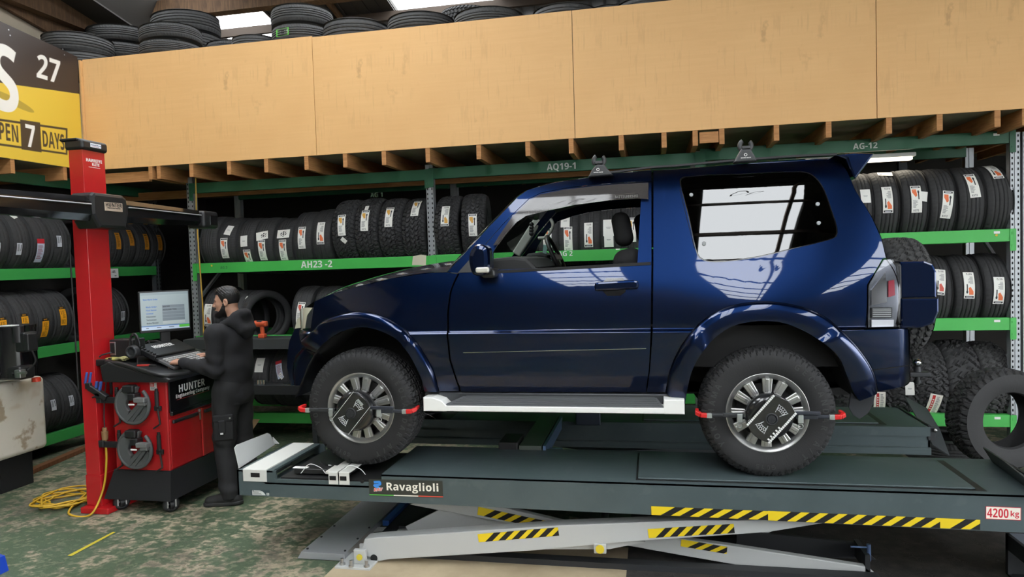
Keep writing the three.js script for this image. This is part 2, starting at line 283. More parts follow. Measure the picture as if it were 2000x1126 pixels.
// mezzanine: joists on the rack tops, deck, plywood fascia
const PZ = -6.65;
{
  const m = struct('mezzanine');
  const px0 = at(160, 113, PZ).x, s1 = at(614, 190, PZ).x, s2 = at(1120, 150, PZ).x, yb = at(1118, 270, PZ).y, yt = at(800, 53, PZ).y;
  const T = .018; let k = 0;
  for (const [x0, x1] of [[px0, s1], [s1, s2], [s2, s2 + 2.65], [s2 + 2.65, 5.6]]) { const g = uvBox(bb(x0 + .003, x1 - .003, yb, yt + (k === 0 ? .012 : 0), PZ - T, PZ + (k % 2 ? .001 : 0)), .42); const U = g.attributes.uv; for (let i = 0; i < U.count; i++) U.setX(i, U.getX(i) + k * .37); obj('plywood_panel', g, M2.ply, m); k++; }
  obj('deck_sheet', uvBox(bb(-7.0, 9, yb, yb + .02, -10, PZ - T), .5), M2.deck, m);  // unseen rear end extended to the wall to keep skylight off behind the racks
  obj('deck_sheet', uvBox(bb(-7.0, px0 - .02, yb, yb + .02, PZ - T, 0), .5), M2.deck, m);
  const jx = [290, 306, 370, 444, 517, 596, 672, 748, 834, 934, 1030, 1115, 1213, 1297, 1358, 1410, 1517, 1619, 1737, 1836, 1949, 2003, 2090, 2180];
  const JH = .14;
  jx.forEach((q) => { const x = at(q, 270, PZ).x; obj('joist', uvBox(bb(x - .023, x + .023, yb - JH, yb - .001, -9.1, PZ - .004), 1), M2.joist, m); });
  { const a = at(1362, 265, PZ).x, b = at(1408, 265, PZ).x; obj('blocking', uvBox(bb(a + .02, b - .02, yb - .12, yb - .02, PZ - .05, PZ - .01)), M2.joist, m); }
  { const b = at(286, 320, PZ).x; obj('trimmer_board', uvBox(bb(px0 - .1, b - .02, yb - .15, yb - .04, PZ - .1, PZ - .055)), M2.joist, m); }
  obj('bearer', uvBox(bb(px0 - .6, 0, yb - .24, yb - .142, -7.75, -7.7)), M2.joist, m);
  // raised inner deck that carries the tyre stacks
  obj('inner_deck', uvBox(bb(px0 + .02, 5.5, yb + .02, yb + .62, -9.0, PZ - .03), .5), M2.deck, m);
  // side run with the sign board
  for (let i = 0; i < 9; i++) { const z = -6.35 + i * .62; obj('joist', uvBox(bb(-7.0, px0 - .01, yb - JH, yb - .001, z - .023, z + .023)), M2.joist, m); }
  obj('end_board', uvBox(bb(px0 - .02, px0 - .001, yb, yt, PZ - .3, PZ + .03), .5), M2.ply, m);
  const sx = px0 - .01, zR = PZ + .06, zL = -2.2, w = zL - zR;
  const q1 = onX(148, 110, sx), q0 = onX(0, 42, sx), topAt = (z) => lerp(q1.y, q0.y, (z - q1.z) / (q0.z - q1.z)), hh = topAt(zL) - yb, S = 200;
  const cvx = (px, py) => { const q = onX(px, py, sx); return [(zL - q.z) * S, (yb + hh - q.y) * S]; };
  const sm = decalMat(Math.round(w * S), Math.round(hh * S), (x, W, H) => {
    // the canvas runs from the near end (left) to the corner (right)
    const word = (str, px, py, hpx, sxw, al = 'center', sk = 0) => { const [X, Y] = cvx(px, py), Y2 = cvx(px, py - hpx)[1], hgt = Y - Y2; x.save(); x.translate(X, Y); x.transform(1, 0, sk, 1, 0, 0); x.scale(sxw, 1); x.textAlign = al; x.font = 'bold ' + Math.round(hgt / .72) + 'px sans-serif'; x.fillText(str, 0, 0); x.restore(); };
    const e0 = cvx(30, 165.5), e1 = cvx(151, 182.6), eY = (X) => e0[1] + (e1[1] - e0[1]) / (e1[0] - e0[0]) * (X - e0[0]);
    x.fillStyle = '#e0bd42'; x.fillRect(0, 0, W, H); x.fillStyle = '#3c312b'; x.beginPath(); x.moveTo(0, 0); x.lineTo(W, 0); x.lineTo(W, eY(W)); x.lineTo(0, eY(0)); x.fill();
    x.fillStyle = '#b2983a'; x.beginPath(); x.ellipse(...cvx(26, 198), 46, 8, .25, 0, 7); x.fill();
    x.fillStyle = '#e6e3dc'; word('27', 93, 157, 46, .8, 'center', -.1); word('S', 12, 217, 128, .72); word('E', -55, 222, 140, .72); word('R', -150, 228, 160, .72);
    x.strokeStyle = '#463a2c'; x.lineWidth = 4; const b0 = cvx(129, 300), b1 = cvx(129, 252), f0 = cvx(-40, 276), f1 = cvx(-40, 228); x.beginPath(); x.moveTo(...f0); x.lineTo(...b0); x.lineTo(...b1); x.lineTo(...f1); x.stroke();
    x.fillStyle = '#463a2c'; word('DAYS', 104, 289, 31, .5); word('PEN', 17, 274, 33, .5); word('O', -10, 269, 35, .5);
    const c = [cvx(38, 233), cvx(77, 239), cvx(80, 297), cvx(41, 291)]; x.beginPath(); x.moveTo(...c[0]); for (const q of c.slice(1)) x.lineTo(...q); x.fill(); x.fillStyle = '#f0ede6'; word('7', 60, 287, 43, .72);
  }, .35);
  const sg = thing('sign_board', 'yellow and dark brown shop sign reading OPEN 7 DAYS on the side mezzanine', 'sign', [sx, yb, (zL + zR) / 2]);
  const pl = new THREE.PlaneGeometry(w, hh).rotateY(Math.PI / 2).translate(.0075, hh / 2, 0), sh = [[-zL, 0], [-zR, 0], [-zR, topAt(zR) - yb], [-zL, hh]];
  obj('board', ext(sh, .012).rotateY(Math.PI / 2).translate(-.006, 0, -(zL + zR) / 2), mat([.3, .3, .3], .5), sg);
  { const P = pl.attributes.position, U = pl.attributes.uv; for (let i = 0; i < P.count; i++) if (P.getY(i) > hh / 2 && P.getZ(i) < 0) { const t = topAt(zR) - yb; P.setY(i, t); U.setY(i, t / hh); } }
  const plG = new THREE.PlaneGeometry(w, hh, 24, 1).rotateY(Math.PI / 2).translate(.0075, hh / 2, 0); { const P = plG.attributes.position, U = plG.attributes.uv; for (let i = 0; i < P.count; i++) if (P.getY(i) > hh / 2) { const t = topAt(P.getZ(i) + (zL + zR) / 2) - yb; P.setY(i, t); U.setY(i, t / hh); } }
  obj('print', plG, sm, sg);
  for (const [a, b] of [[17, 58], [20, 69], [123, 96], [126, 107]]) { const q = onX(a, b, sx + .01); obj('screw', cy(.007, .007, .004, 'x', .0085, q.y - yb, q.z - (zL + zR) / 2), M.steel, sg); }
}
// ---------- tyres. One lathe-like grid per tread: axle along x, front of the tread at +z
function tyreGeo({ R, W, rim, Nu, vs, h, crown = .012, lug = 0, lugN = 40, round = 0, crisp = 0 }) {
  const half = [[.33, rim], [.42, rim + .010], [.475, rim + .25 * (R - rim)], [.5, rim + .45 * (R - rim)], [.487, rim + .7 * (R - rim)], [.476, rim + .82 * (R - rim)], [.462, rim + .88 * (R - rim)], [.445, rim + .95 * (R - rim)]];
  if (round) half.splice(4, 4, [.494, rim + .62 * (R - rim)], [.487, R - round - .004]);
  const prof = []; // [x, r, v|null]
  for (const [x, r] of half) prof.push([x * W, r, null]);
  for (const v of vs) prof.push([(round ? .478 : .43) * W * -v * (round ? 1 - .0 * v : 1), R - crown * v * v - (round || .01) * Math.pow(Math.abs(v), round ? 7 : 8), v]);
  for (const [x, r] of half.slice().reverse()) prof.push([-x * W, r, null]);
  prof.push([-.37 * W, rim + .4 * (R - rim), null], [-.36 * W, R - .03, null], [0, R - .022, null], [.36 * W, R - .03, null], [.37 * W, rim + .4 * (R - rim), null]);
  const n = prof.length, pos = [], uv = [], idx = [];
  for (let i = 0; i < Nu; i++) { const u = i / Nu, a = u * 2 * Math.PI, c = Math.cos(a), s = Math.sin(a); for (let j = 0; j < n; j++) { let [x, r0, v] = prof[j], r = r0 + (v === null ? 0 : h(u, v)); const hl = half.length, sh = lug && (j === hl - 1 || j === hl - 2 || j === hl + vs.length || j === hl + vs.length + 1); if (sh) { const k = fr(u * lugN) < .34 ? 1 : 0; x *= 1 - k * lug * 2.2; r -= k * lug * .25; } pos.push(x, r * s, r * c); uv.push(u * 8, j / n); } }
  for (let i = 0; i < Nu; i++) for (let j = 0; j < n; j++) { const a = i * n + j, b = ((i + 1) % Nu) * n + j, c = i * n + (j + 1) % n, d = ((i + 1) % Nu) * n + (j + 1) % n; idx.push(a, c, b, b, c, d); }
  const g = new THREE.BufferGeometry(); g.setAttribute('position', new THREE.Float32BufferAttribute(pos, 3)); g.setAttribute('uv', new THREE.Float32BufferAttribute(uv, 2)); g.setIndex(idx); if (crisp) return toCreasedNormals(g, crisp); g.computeVertexNormals(); return g;
}
const fr = (x) => x - Math.floor(x), tri = (x) => Math.abs(fr(x) * 2 - 1) * 2 - 1;
function ribbed(gs, gw, sip, nS, dia = 0) {
  const vs = [-1, -.97]; for (const g of gs) vs.push(g - gw, g - gw * .55, g + gw * .55, g + gw);
  vs.push(-.72, .72, 0, .97, 1, .28, -.28); vs.sort((a, b) => a - b);
  return { vs: vs.map((v) => v), h: (u, v) => { for (const g of gs) if (Math.abs(v - g) < gw * .7) return -.008; const a = Math.abs(v); if (a > .55 && fr(u * nS + a * .3 * dia) < .3) return -sip; if (a < .5 && fr(u * nS + v * dia * 3) < .3) return -sip * .6; return 0; } };
}
function blocky(N, rows, zig, gw, gv, dep, nV = 34) {
  const vs = Array.from({ length: nV + 1 }, (_, i) => -1 + 2 * i / nV);
  return { vs, h: (u, v) => {
    const z = zig * tri(u * N); let d = 0;
    for (const g of rows) if (Math.abs(v - g - z * (g > 0 ? 1 : -1)) < gw) d = 1;
    let k = 0; while (k < rows.length && v > rows[k] + z * (rows[k] > 0 ? 1 : -1)) k++;
    const ph = k * .37 + v * (k % 2 ? 1.1 : -1.1) * .6; if (fr(u * N + ph) < gv) d = 1;
    const s = fr(u * N * 2 + ph) < .12 ? .25 : 0; return -dep * Math.max(d, s);
  } };
}
const PR = {
  road: { geo: tyreGeo({ R: .33, W: .235, rim: .21, Nu: 210, ...ribbed([-.42, -.13, .13, .42], .045, .004, 70, 1) }), R: .33, W: .235 },
  rib5: { geo: tyreGeo({ R: .33, W: .235, rim: .22, Nu: 192, ...ribbed([-.5, -.18, .18, .5], .055, .003, 48, .3) }), R: .33, W: .235 },
  sport: { geo: tyreGeo({ R: .33, W: .245, rim: .23, Nu: 180, ...ribbed([-.38, 0, .38], .06, .005, 45, 2) }), R: .33, W: .245 },
  allterrain: { geo: tyreGeo({ R: .375, W: .265, rim: .215, Nu: 352, crisp: .7, round: .026, crown: .008, ...blocky(44, [-.6, -.2, .2, .6], .07, .065, .24, .014, 44) }), R: .375, W: .265 },
  rugged: { geo: tyreGeo({ R: .4, W: .29, rim: .216, Nu: 304, crisp: .7, round: .03, crown: .01, ...blocky(38, [-.5, 0, .5], .1, .075, .28, .018, 36) }), R: .4, W: .29 },
  mud: { geo: tyreGeo({ R: .4, W: .31, rim: .216, Nu: 264, crisp: .7, round: .03, crown: .01, ...blocky(22, [-.42, .02, .42], .16, .1, .38, .022, 36) }), R: .4, W: .31 },
};
for (const k in PR) { PR[k].mesh = new THREE.Mesh(PR[k].geo, M.rubber); PR[k].mesh.castShadow = PR[k].mesh.receiveShadow = true; }
// stickers: printed paper that follows the tread
const ST = {};
const stick = (key, w, h, draw) => { ST[key] = decalMat(w, h, draw, .6); };
const lines = (x, x0, x1, y0, y1, n, c = '#777') => { x.fillStyle = c; for (let i = 0; i < n; i++) x.fillRect(x0, y0 + (y1 - y0) * i / n, (x1 - x0) * (.55 + .45 * rnd()), Math.max(1.5, (y1 - y0) / n * .45)); };
for (const [k, c] of [['orange', '#e8622a'], ['amber', '#d99a2c'], ['redline', '#c8402f']]) stick(k, 96, 240, (x, w, h) => { x.fillStyle = '#ecebe4'; x.fillRect(0, 0, w, h); x.fillStyle = '#1b1b1b'; x.fillRect(8, 6, 80, 16); x.fillStyle = '#eee'; x.fillRect(20, 11, 56, 5); x.fillStyle = c; x.globalAlpha = .85; x.beginPath(); x.moveTo(12, 34); x.lineTo(50, 34); x.lineTo(56, 92); x.lineTo(40, 104); x.lineTo(12, 62); x.fill(); x.globalAlpha = 1; x.fillStyle = '#2a2a2a'; x.fillRect(64, 60, 10, 66); x.beginPath(); x.ellipse(69, 58, 9, 14, 0, 0, 7); x.fill(); lines(x, 14, 60, 130, 200, 9); x.fillStyle = '#333'; x.font = 'bold 22px monospace'; x.fillText('$372', 16, 228); });
stick('plain', 96, 140, (x, w, h) => { x.fillStyle = '#e9e8e2'; x.fillRect(0, 0, w, h); x.fillStyle = '#9a9a98'; x.fillRect(26, 66, 42, 5); x.fillRect(30, 76, 34, 3); });
stick('barcode', 96, 170, (x, w, h) => { x.fillStyle = '#c9ccd2'; x.fillRect(0, 0, w, h); x.fillStyle = '#333'; for (let i = 0; i < 26; i++) x.fillRect(12, 14 + i * 4, 40, 1 + (i * 7) % 3); x.fillRect(70, 20, 12, 90); });
stick('yellow', 96, 230, (x, w, h) => { x.fillStyle = '#f2a81e'; x.fillRect(0, 0, w, h); x.fillStyle = '#171411'; x.fillRect(0, 0, w, 34); x.fillStyle = '#f2a81e'; x.font = 'bold 24px sans-serif'; x.fillText('WCT', 22, 26); x.fillStyle = '#7a4c08'; x.fillRect(20, 50, 10, 50); lines(x, 40, 88, 50, 150, 12, '#7a4c08'); x.strokeStyle = '#5a3806'; x.lineWidth = 4; x.strokeRect(20, 165, 50, 46); lines(x, 26, 64, 172, 205, 5, '#5a3806'); });
stick('lemon', 96, 230, (x, w, h) => { x.fillStyle = '#e6d81e'; x.fillRect(0, 0, w, h); x.fillStyle = '#4d4a10'; x.fillRect(22, 168, 24, 34); lines(x, 30, 80, 20, 140, 10, '#5f5b12'); });
stick('dimorange', 96, 230, (x, w, h) => { x.fillStyle = '#cf8a26'; x.fillRect(0, 0, w, h); x.fillStyle = '#6b430c'; x.fillRect(20, 16, 60, 14); lines(x, 24, 80, 50, 200, 14, '#6b430c'); });
stick('redwhite', 96, 220, (x, w, h) => { x.fillStyle = '#bfc6d6'; x.fillRect(0, 0, w, h); x.fillStyle = '#c62a36'; x.fillRect(0, 0, w, 42); lines(x, 12, 84, 60, 190, 12, '#8a4a5a'); });
stick('redstripe', 110, 220, (x, w, h) => { x.fillStyle = '#e6e1d6'; x.fillRect(0, 0, w, h); x.fillStyle = '#c22b2b'; x.fillRect(24, 12, 26, 196); x.fillStyle = '#e6e1d6'; for (let i = 0; i < 5; i++) x.fillRect(30, 50 + i * 24, 14, 12); lines(x, 62, 100, 20, 200, 16, '#666'); });
stick('eco', 150, 80, (x, w, h) => { x.fillStyle = '#58b63e'; x.fillRect(0, 0, w, h); x.fillStyle = '#d9e2e6'; x.fillRect(48, 8, 62, 64); x.fillStyle = '#4a6ab0'; x.fillRect(56, 16, 12, 10); x.fillRect(76, 16, 12, 10); x.fillRect(56, 36, 12, 10); x.fillStyle = '#c8542e'; x.fillRect(76, 36, 10, 10); x.fillStyle = '#eef6ea'; x.fillRect(122, 16, 16, 40); });
function stickerGeo(R, w, arc, a0, x0 = 0, tilt = 0) {
  const g = new THREE.PlaneGeometry(w, arc, 1, 10), P = g.attributes.position;
  for (let i = 0; i < P.count; i++) { let x = P.getX(i), y = P.getY(i); const X = x * Math.cos(tilt) - y * Math.sin(tilt), Y = x * Math.sin(tilt) + y * Math.cos(tilt), a = a0 + Y / R; P.setXYZ(i, x0 + X, (R + .002) * Math.sin(a), (R + .002) * Math.cos(a)); }
  g.computeVertexNormals(); return g;
}
const SW = { plain: [.085, .125], barcode: [.06, .11], eco: [.17, .09], redstripe: [.11, .22], dimorange: [.075, .19], yellow: [.08, .2], lemon: [.08, .2] };
function tyre(kind, label, x, y, z, { R, W, turn = 0, roll = 0, lie = 0, mtl, stickers = [], group } = {}) {
  const p = PR[kind], o = p.mesh.clone(); o.name = numbered('tyre'); if (mtl) o.material = mtl; scene.add(o);
  o.rotation.order = 'YXZ'; o.rotation.set(0, turn, lie ? Math.PI / 2 + roll : roll); o.position.set(x, y, z);
  R ??= p.R; W ??= p.W; o.scale.set(W / p.W, R / p.R, R / p.R);
  tag(o, label, 'tyre', group);
  for (const [k, a, x0 = 0, tilt = 0, sc = 1] of stickers) { const [sw, sh] = SW[k] ?? [.088, .235]; obj('paper_sticker', stickerGeo(p.R * (1 + .0), sw * sc, sh * sc, a, x0, tilt), ST[k], o); }
  return o;
}
// a tyre dropped between the two beams of a shelf, its tread showing from pxL to pxR with its top at py
function shelf(kind, label, pxL, pxR, py, by, o = {}) {
  const p = PR[kind], R = o.R ?? p.R; let zc = RZ - .3, yc = by + .25;
  for (let i = 0; i < 6; i++) { yc = at((pxL + pxR) / 2, py, zc).y - R; const d = Math.min(R * .96, Math.max(.12, yc - by)); zc = RZ - .07 - Math.sqrt(R * R - d * d); }
  const xm = at((pxL + pxR) / 2, py + 60, zc + R * .8).x;
  return tyre(kind, label, xm, yc, zc, { group: 'tyres standing on the rear rack', ...o, R });
}
{
  const b = LV[0][1], g = 'back rack';
  const A = (k, l, a, c, py, o) => shelf(k, l, a, c, py, b, o);
  A('road', 'plain black road tyre with no sticker at the upright end of the AH23 shelf', 392, 434, 424, { R: .335 });
  A('road', 'road tyre with a tilted blank card above an orange sticker on the AH23 shelf', 430, 468, 426, { R: .33, stickers: [['orange', -.1, -.03], ['plain', .55, .01, -.2]] });
  A('road', 'road tyre with a blank white card and a half hidden sticker below it', 465, 504, 426, { R: .33, stickers: [['plain', .15, -.01, .05], ['orange', -.5, .02]] });
  A('road', 'road tyre with a slanted blank card over an orange sticker, fourth on the AH23 shelf', 501, 540, 425, { R: .33, stickers: [['plain', .33, -.02, 1.75, 1.15], ['orange', -.18, -.02]] });
  A('road', 'road tyre with a wide straight blank card, fifth on the AH23 shelf', 539, 577, 426, { R: .33, stickers: [['plain', .42, 0, 1.62, 1.2], ['orange', -.15, 0]] });
  A('road', 'tall road tyre with one central orange sticker just before the AT sized ones', 573, 617, 414, { R: .35, stickers: [['orange', .12, 0]] });
  A('road', 'tall road tyre with an upside down orange sticker, beside the first chunky tyre', 611, 652, 409, { R: .355, stickers: [['orange', .2, 0, 3.14]] });
  A('allterrain', 'chunky all terrain tyre with a small tilted square note under its sticker', 650, 695, 391, { stickers: [['amber', .2, 0, .05], ['plain', -.25, .02, .8, .55]] });
  A('allterrain', 'chunky all terrain tyre with a small square note above its sticker', 694, 740, 388, { stickers: [['amber', .3, 0], ['plain', .72, 0, 0, .5]] });
  A('allterrain', 'chunky all terrain tyre with one amber sticker halfway up', 741, 786, 388, { stickers: [['amber', .42, 0]] });
  A('allterrain', 'chunky all terrain tyre with a high amber sticker against the middle upright', 787, 831, 388, { stickers: [['amber', .75, .02]] });
  const b2 = LV[1][1], B = (k, l, a, c, py, o) => shelf(k, l, a, c, py, b2, o);
  B('allterrain', 'chunky all terrain tyre with upside down amber sticker just past the middle upright', 849, 896, 383, { stickers: [['amber', .38, 0, 3.14]] });
  B('allterrain', 'chunky all terrain tyre with its open side showing above the windscreen', 895, 942, 379, { turn: .12, stickers: [['amber', .05, 0]] });
  B('road', 'road tyre with cut off sticker seen through the side window beside the far pillar', 1052, 1090, 405, { R: .36, stickers: [['orange', .1, 0]] });
  B('road', 'road tyre with an orange sticker seen over the green AG 2 lettering', 1090, 1132, 403, { R: .36, stickers: [['orange', .0, 0], ['plain', .55, -.03, 0, 1.1]] });
  B('road', 'road tyre with an upside down orange sticker seen through the car window', 1132, 1173, 401, { R: .36, stickers: [['orange', .1, -.01, 3.14]] });
  B('road', 'road tyre with a long blank card seen behind the headrest', 1174, 1213, 400, { R: .36, stickers: [['plain', .3, -.02, 0, 1.3], ['plain', -.05, -.02, 0, 1.1]] });
  B('road', 'road tyre with a dark amber sticker seen between headrest and door pillar', 1214, 1254, 398, { R: .36, stickers: [['amber', .22, 0]] });
  const b3 = LV[2][1], C = (k, l, a, c, py, o) => shelf(k, l, a, c, py, b3, o);
  C('rib5', 'road tyre half hidden by the blue roof spoiler', 1655, 1702, 338, { R: .355, stickers: [['plain', .3, .04]] });
  C('rib5', 'road tyre with a card on top and an upside down sticker, first beside the spoiler', 1702, 1757, 336, { R: .36, stickers: [['orange', .2, 0, 3.14], ['plain', 1.15, .04, 1.4]] });
  C('rib5', 'road tyre with a loose tilted card across its white sticker', 1758, 1812, 331, { R: .36, stickers: [['orange', .15, 0], ['plain', .22, .03, 1.4]] });
  C('rib5', 'road tyre with a low leaning orange sticker', 1812, 1867, 329, { R: .36, stickers: [['orange', -.02, .02, -.12]] });
  C('rib5', 'road tyre with a sticker high on the tread, second from the bay post', 1868, 1922, 326, { R: .36, stickers: [['orange', .48, .01, .06]] });
  C('rib5', 'road tyre with its sticker on the very top, next to the bay post', 1922, 1977, 323, { R: .36, stickers: [['orange', .98, .0, 3.2]] });
  const b4 = LV[2][2], D = (k, l, a, c, py, o) => shelf(k, l, a, c, py, b4, o);
  D('rib5', 'road tyre with a blue tread line beside the spare wheel cover', 1806, 1858, 497, { R: .35, stickers: [['redline', .3, 0, 3.0]] });
  D('rib5', 'road tyre with an orange sticker in the middle of the lower shelf', 1860, 1915, 496, { R: .35, stickers: [['orange', .2, 0, 3.1]] });
  D('rib5', 'road tyre with a low orange sticker next to the post on the lower shelf', 1917, 1972, 493, { R: .35, stickers: [['orange', .02, 0, 3.1]] });
  const b5 = LV[2][3], E = (k, l, a, c, py, o) => shelf(k, l, a, c, py, b5, o);
  E('rugged', 'chunky tyre glimpsed between the rear wheel and the mud flap', 1628, 1684, 684, { R: .385, W: .27, stickers: [] });
  E('rugged', 'chunky tyre with a red striped sticker behind the mud flap', 1686, 1740, 682, { R: .385, W: .27, stickers: [['redstripe', -.2, 0]] });
  E('rugged', 'chunky tyre behind the chrome tow ball', 1738, 1792, 676, { R: .39, W: .27, stickers: [['plain', .1, .03]] });
  E('rugged', 'big chunky all terrain tyre with a low red striped sticker', 1790, 1852, 666, { R: .405, W: .285, turn: -.03, stickers: [['redstripe', -.38, .0, -.2]] });
  E('mud', 'big mud terrain tyre with wide lugs', 1852, 1917, 662, { R: .41, W: .3, turn: -.03 });
  E('rugged', 'brownish chunky tyre beside the post, above the leaning one', 1916, 1976, 665, { R: .4, W: .27, mtl: M.rubberGrey });
  // left bay, middle shelf
  const b6 = LV[0][2], F = (k, l, a, c, py, o) => shelf(k, l, a, c, py, b6, o);
  F('rib5', 'road tyre with an orange sticker behind the mechanic\'s face', 397, 440, 559, { R: .335, stickers: [['orange', .05, -.04, 3.1, 1.1]] });
  F('rib5', 'road tyre glimpsed behind the mechanic\'s head', 440, 478, 566, { R: .32 });
  F('sport', 'low profile tyre turned to show its open side behind the mechanic', 472, 512, 566, { R: .312, turn: -.5, stickers: [['plain', .3, -.05], ['plain', .85, -.03, 1.2, .7]] });
  F('rib5', 'road tyre with an upright sticker just above the headlight', 572, 612, 558, { R: .335, stickers: [['redline', .15, 0, -.1]] });
  F('rib5', 'road tyre mostly hidden by the blue bonnet', 613, 656, 558, { R: .335 });
}
// side rack: tyres with their axles along z
{
  function sideTyre(px, py, lvl, R, label, st = [], kind = 'sport') {   // px, py: centre of the visible tread face
    const by = LY[lvl], d = .27, yc = by + Math.min(R * .9, d), xc = LX - .07 - Math.sqrt(R * R - (yc - by) ** 2), z = onX(px, py, xc + R).z;
    return tyre(kind, label, xc, yc, z, { R, turn: Math.PI / 2, stickers: st, group: 'tyres standing on the side rack' });
  }
  sideTyre(5, 480, 1, .36, 'dark tyre with a small low barcode label nearest the frame edge, upper side shelf', [['barcode', -.2, -.05]]);
  sideTyre(47, 480, 1, .36, 'dark tyre with a white scrap on top and a barcode label, upper side shelf', [['barcode', -.2, -.05], ['plain', .9, 0, .4, .8]]);
  sideTyre(88, 480, 1, .36, 'dark tyre with a red and white sticker, upper side shelf', [['redwhite', -.25, -.05]]);
  sideTyre(124, 480, 1, .36, 'dark tyre with a barcode label against the red tower, upper side shelf', [['barcode', .05, -.05]]);
  sideTyre(200, 480, 1, .35, 'dark tyre with a lemon yellow label just past the red tower', [['lemon', .1, 0]]);
  sideTyre(232, 478, 1, .35, 'dark tyre with the brightest orange label past the tower', [['dimorange', .12, 0]]);
  sideTyre(258, 477, 1, .35, 'dark tyre with the highest orange label past the tower', [['dimorange', .25, 0]]);
  sideTyre(287, 477, 1, .35, 'dark tyre with a dull orange label, second from the rack end', [['dimorange', .12, 0]]);
  sideTyre(313, 477, 1, .35, 'dark tyre with a dull orange label at the rack end', [['dimorange', .1, 0]]);
  sideTyre(12, 640, 2, .34, 'tyre with a short orange label behind the black pump', [['yellow', -.05, -.03]]);
  sideTyre(55, 635, 2, .34, 'tyre with a high orange label half behind the pump', [['yellow', 0, -.03]]);
  sideTyre(94, 630, 2, .34, 'tyre with the lowest orange label on the middle side shelf', [['yellow', -.2, -.03]]);
  sideTyre(129, 625, 2, .34, 'tyre with the orange label nearest the red tower', [['yellow', .12, -.03]]);
  sideTyre(210, 610, 2, .34, 'tyre with a white tag between tower and monitor', [['plain', .2, 0, .3, .8]]);
  sideTyre(240, 608, 2, .34, 'tyre with a small barcode label beside the monitor', [['barcode', -.1, 0]]);
  sideTyre(68, 790, 3, .34, 'dark tyre at the edge of the white tank, bottom side shelf', []);
  sideTyre(108, 785, 3, .34, 'dark tyre with a barcode label beside the white tank', [['barcode', .12, -.02]]);
  sideTyre(143, 780, 3, .34, 'dark tyre with a barcode label between tank and tower', [['barcode', .12, -.02]]);
}
// tyres stacked flat on the mezzanine
{
  const flat = (kind, label, pxL, pxR, pyTop, W, zc, o = {}) => { // pxL..pxR the width seen, pyTop the top edge of the tread at its middle
    let R = .32; for (let i = 0; i < 5; i++) { const a = at(pxL, pyTop + 15, zc), b = at(pxR, pyTop + 15, zc); R = Math.hypot(b.x - a.x, 0) / 2 * .985; }
    const c = at((pxL + pxR) / 2, pyTop + 10, zc), yT = at((pxL + pxR) / 2, pyTop, zc + R).y; return tyre(kind, label, c.x, yT - W / 2, zc, { R, W, lie: 1, turn: o.turn ?? rr(-.5, .5), roll: o.roll ?? 0, mtl: M.rubberGrey, stickers: o.stickers ?? [], group: 'worn tyres on the mezzanine' });
  };
  const under = (t, kind, label, W, dx = 0, o = {}) => tyre(kind, label, t.position.x + dx, t.position.y - t.scale.x * PR[t.userData.k ?? 'road'].W / 2 - W / 2 - .002, t.position.z, { R: t.scale.y * .33, W, lie: 1, turn: rr(-.6, .6), mtl: M.rubberGrey, group: 'worn tyres on the mezzanine', ...o });
  const z1 = -7.08;
  const pairs = (kind, l1, l2, a, b, py, W, z, o = {}) => { const t = flat(kind, l1, a, b, py, W, z, o); t.userData.k = kind; const u = under(t, kind, l2, W, o.dx ?? 0, { stickers: o.low ?? [], turn: o.lowTurn ?? rr(-.6, .6) }); delete t.userData.k; return [t, u]; };
  pairs('rib5', 'worn ribbed tyre with a white tag, topmost of the pile above the shop sign', 'worn tyre under the tagged one at the sign corner', 97, 206, 52, .22, z1 - .05, { stickers: [['plain', .72, .02, 0, .9]], turn: 0, dx: .08 });
  pairs('road', 'worn blocky tyre on top, second pile from the sign', 'worn blocky tyre below, second pile from the sign', 182, 298, 38, .2, z1 - .66, {});
  pairs('road', 'worn tyre tilted on top of the third pile', 'worn tyre at the bottom of the third pile', 281, 384, 37, .17, z1, { roll: .06 });
  pairs('rib5', 'highest worn tyre behind the third pile', 'worn tyre under the highest one', 305, 419, 10, .24, z1 - .72, { roll: .05, dx: .04 });
  flat('road', 'worn tyre just peeping over the board below the skylight', 410, 500, 72, .2, z1 - .72);
  flat('rib5', 'smooth ribbed tyre beside the tall two tyre stack', 458, 544, 62, .2, z1);
  pairs('road', 'worn tyre on top of the stack with the green energy label', 'worn tyre with a green and white energy label', 534, 645, 0, .2, z1 - .05, { low: [['eco', .22, 0, -1.57]], lowTurn: 0 });
  flat('sport', 'grey worn tyre with angled grooves, first right of the green label', 634, 758, 29, .22, z1);
  flat('rib5', 'grey worn tyre alone on the board edge below the roof window', 758, 886, 16, .22, z1);
  flat('allterrain', 'grey worn blocky tyre behind two ribbed ones', 858, 968, 6, .22, z1 - .7);
  flat('road', 'wide grey worn tyre before the blocky one', 886, 1022, 7, .22, z1 + .02);
  flat('rib5', 'grey worn tyre touching the top of the frame, past the gap', 1038, 1166, 1, .22, z1);
  flat('road', 'dark worn tyre set further back near the end of the row', 1140, 1244, 5, .22, z1 - .7);
  flat('rib5', 'last worn tyre of the row, mostly above the frame', 1200, 1330, -12, .22, z1);
}
// tyres standing or lying on the floor by the right post
{
  const t = tyre('rugged', 'large all terrain tyre leaning against the rack by the ramp', 0, 0, 0, { R: .4, W: .27, turn: -1.2 });
  const p = at(1955, 815, -6.15); t.position.copy(p); t.rotation.set(-.2, -1.35, 0); 
  const q = at(1850, 868, -6.9); tyre('road', 'worn tyre lying flat on the floor under the lowest beam', q.x, .115, -6.95, { R: .33, W: .22, lie: 1, mtl: M.rubber });
}
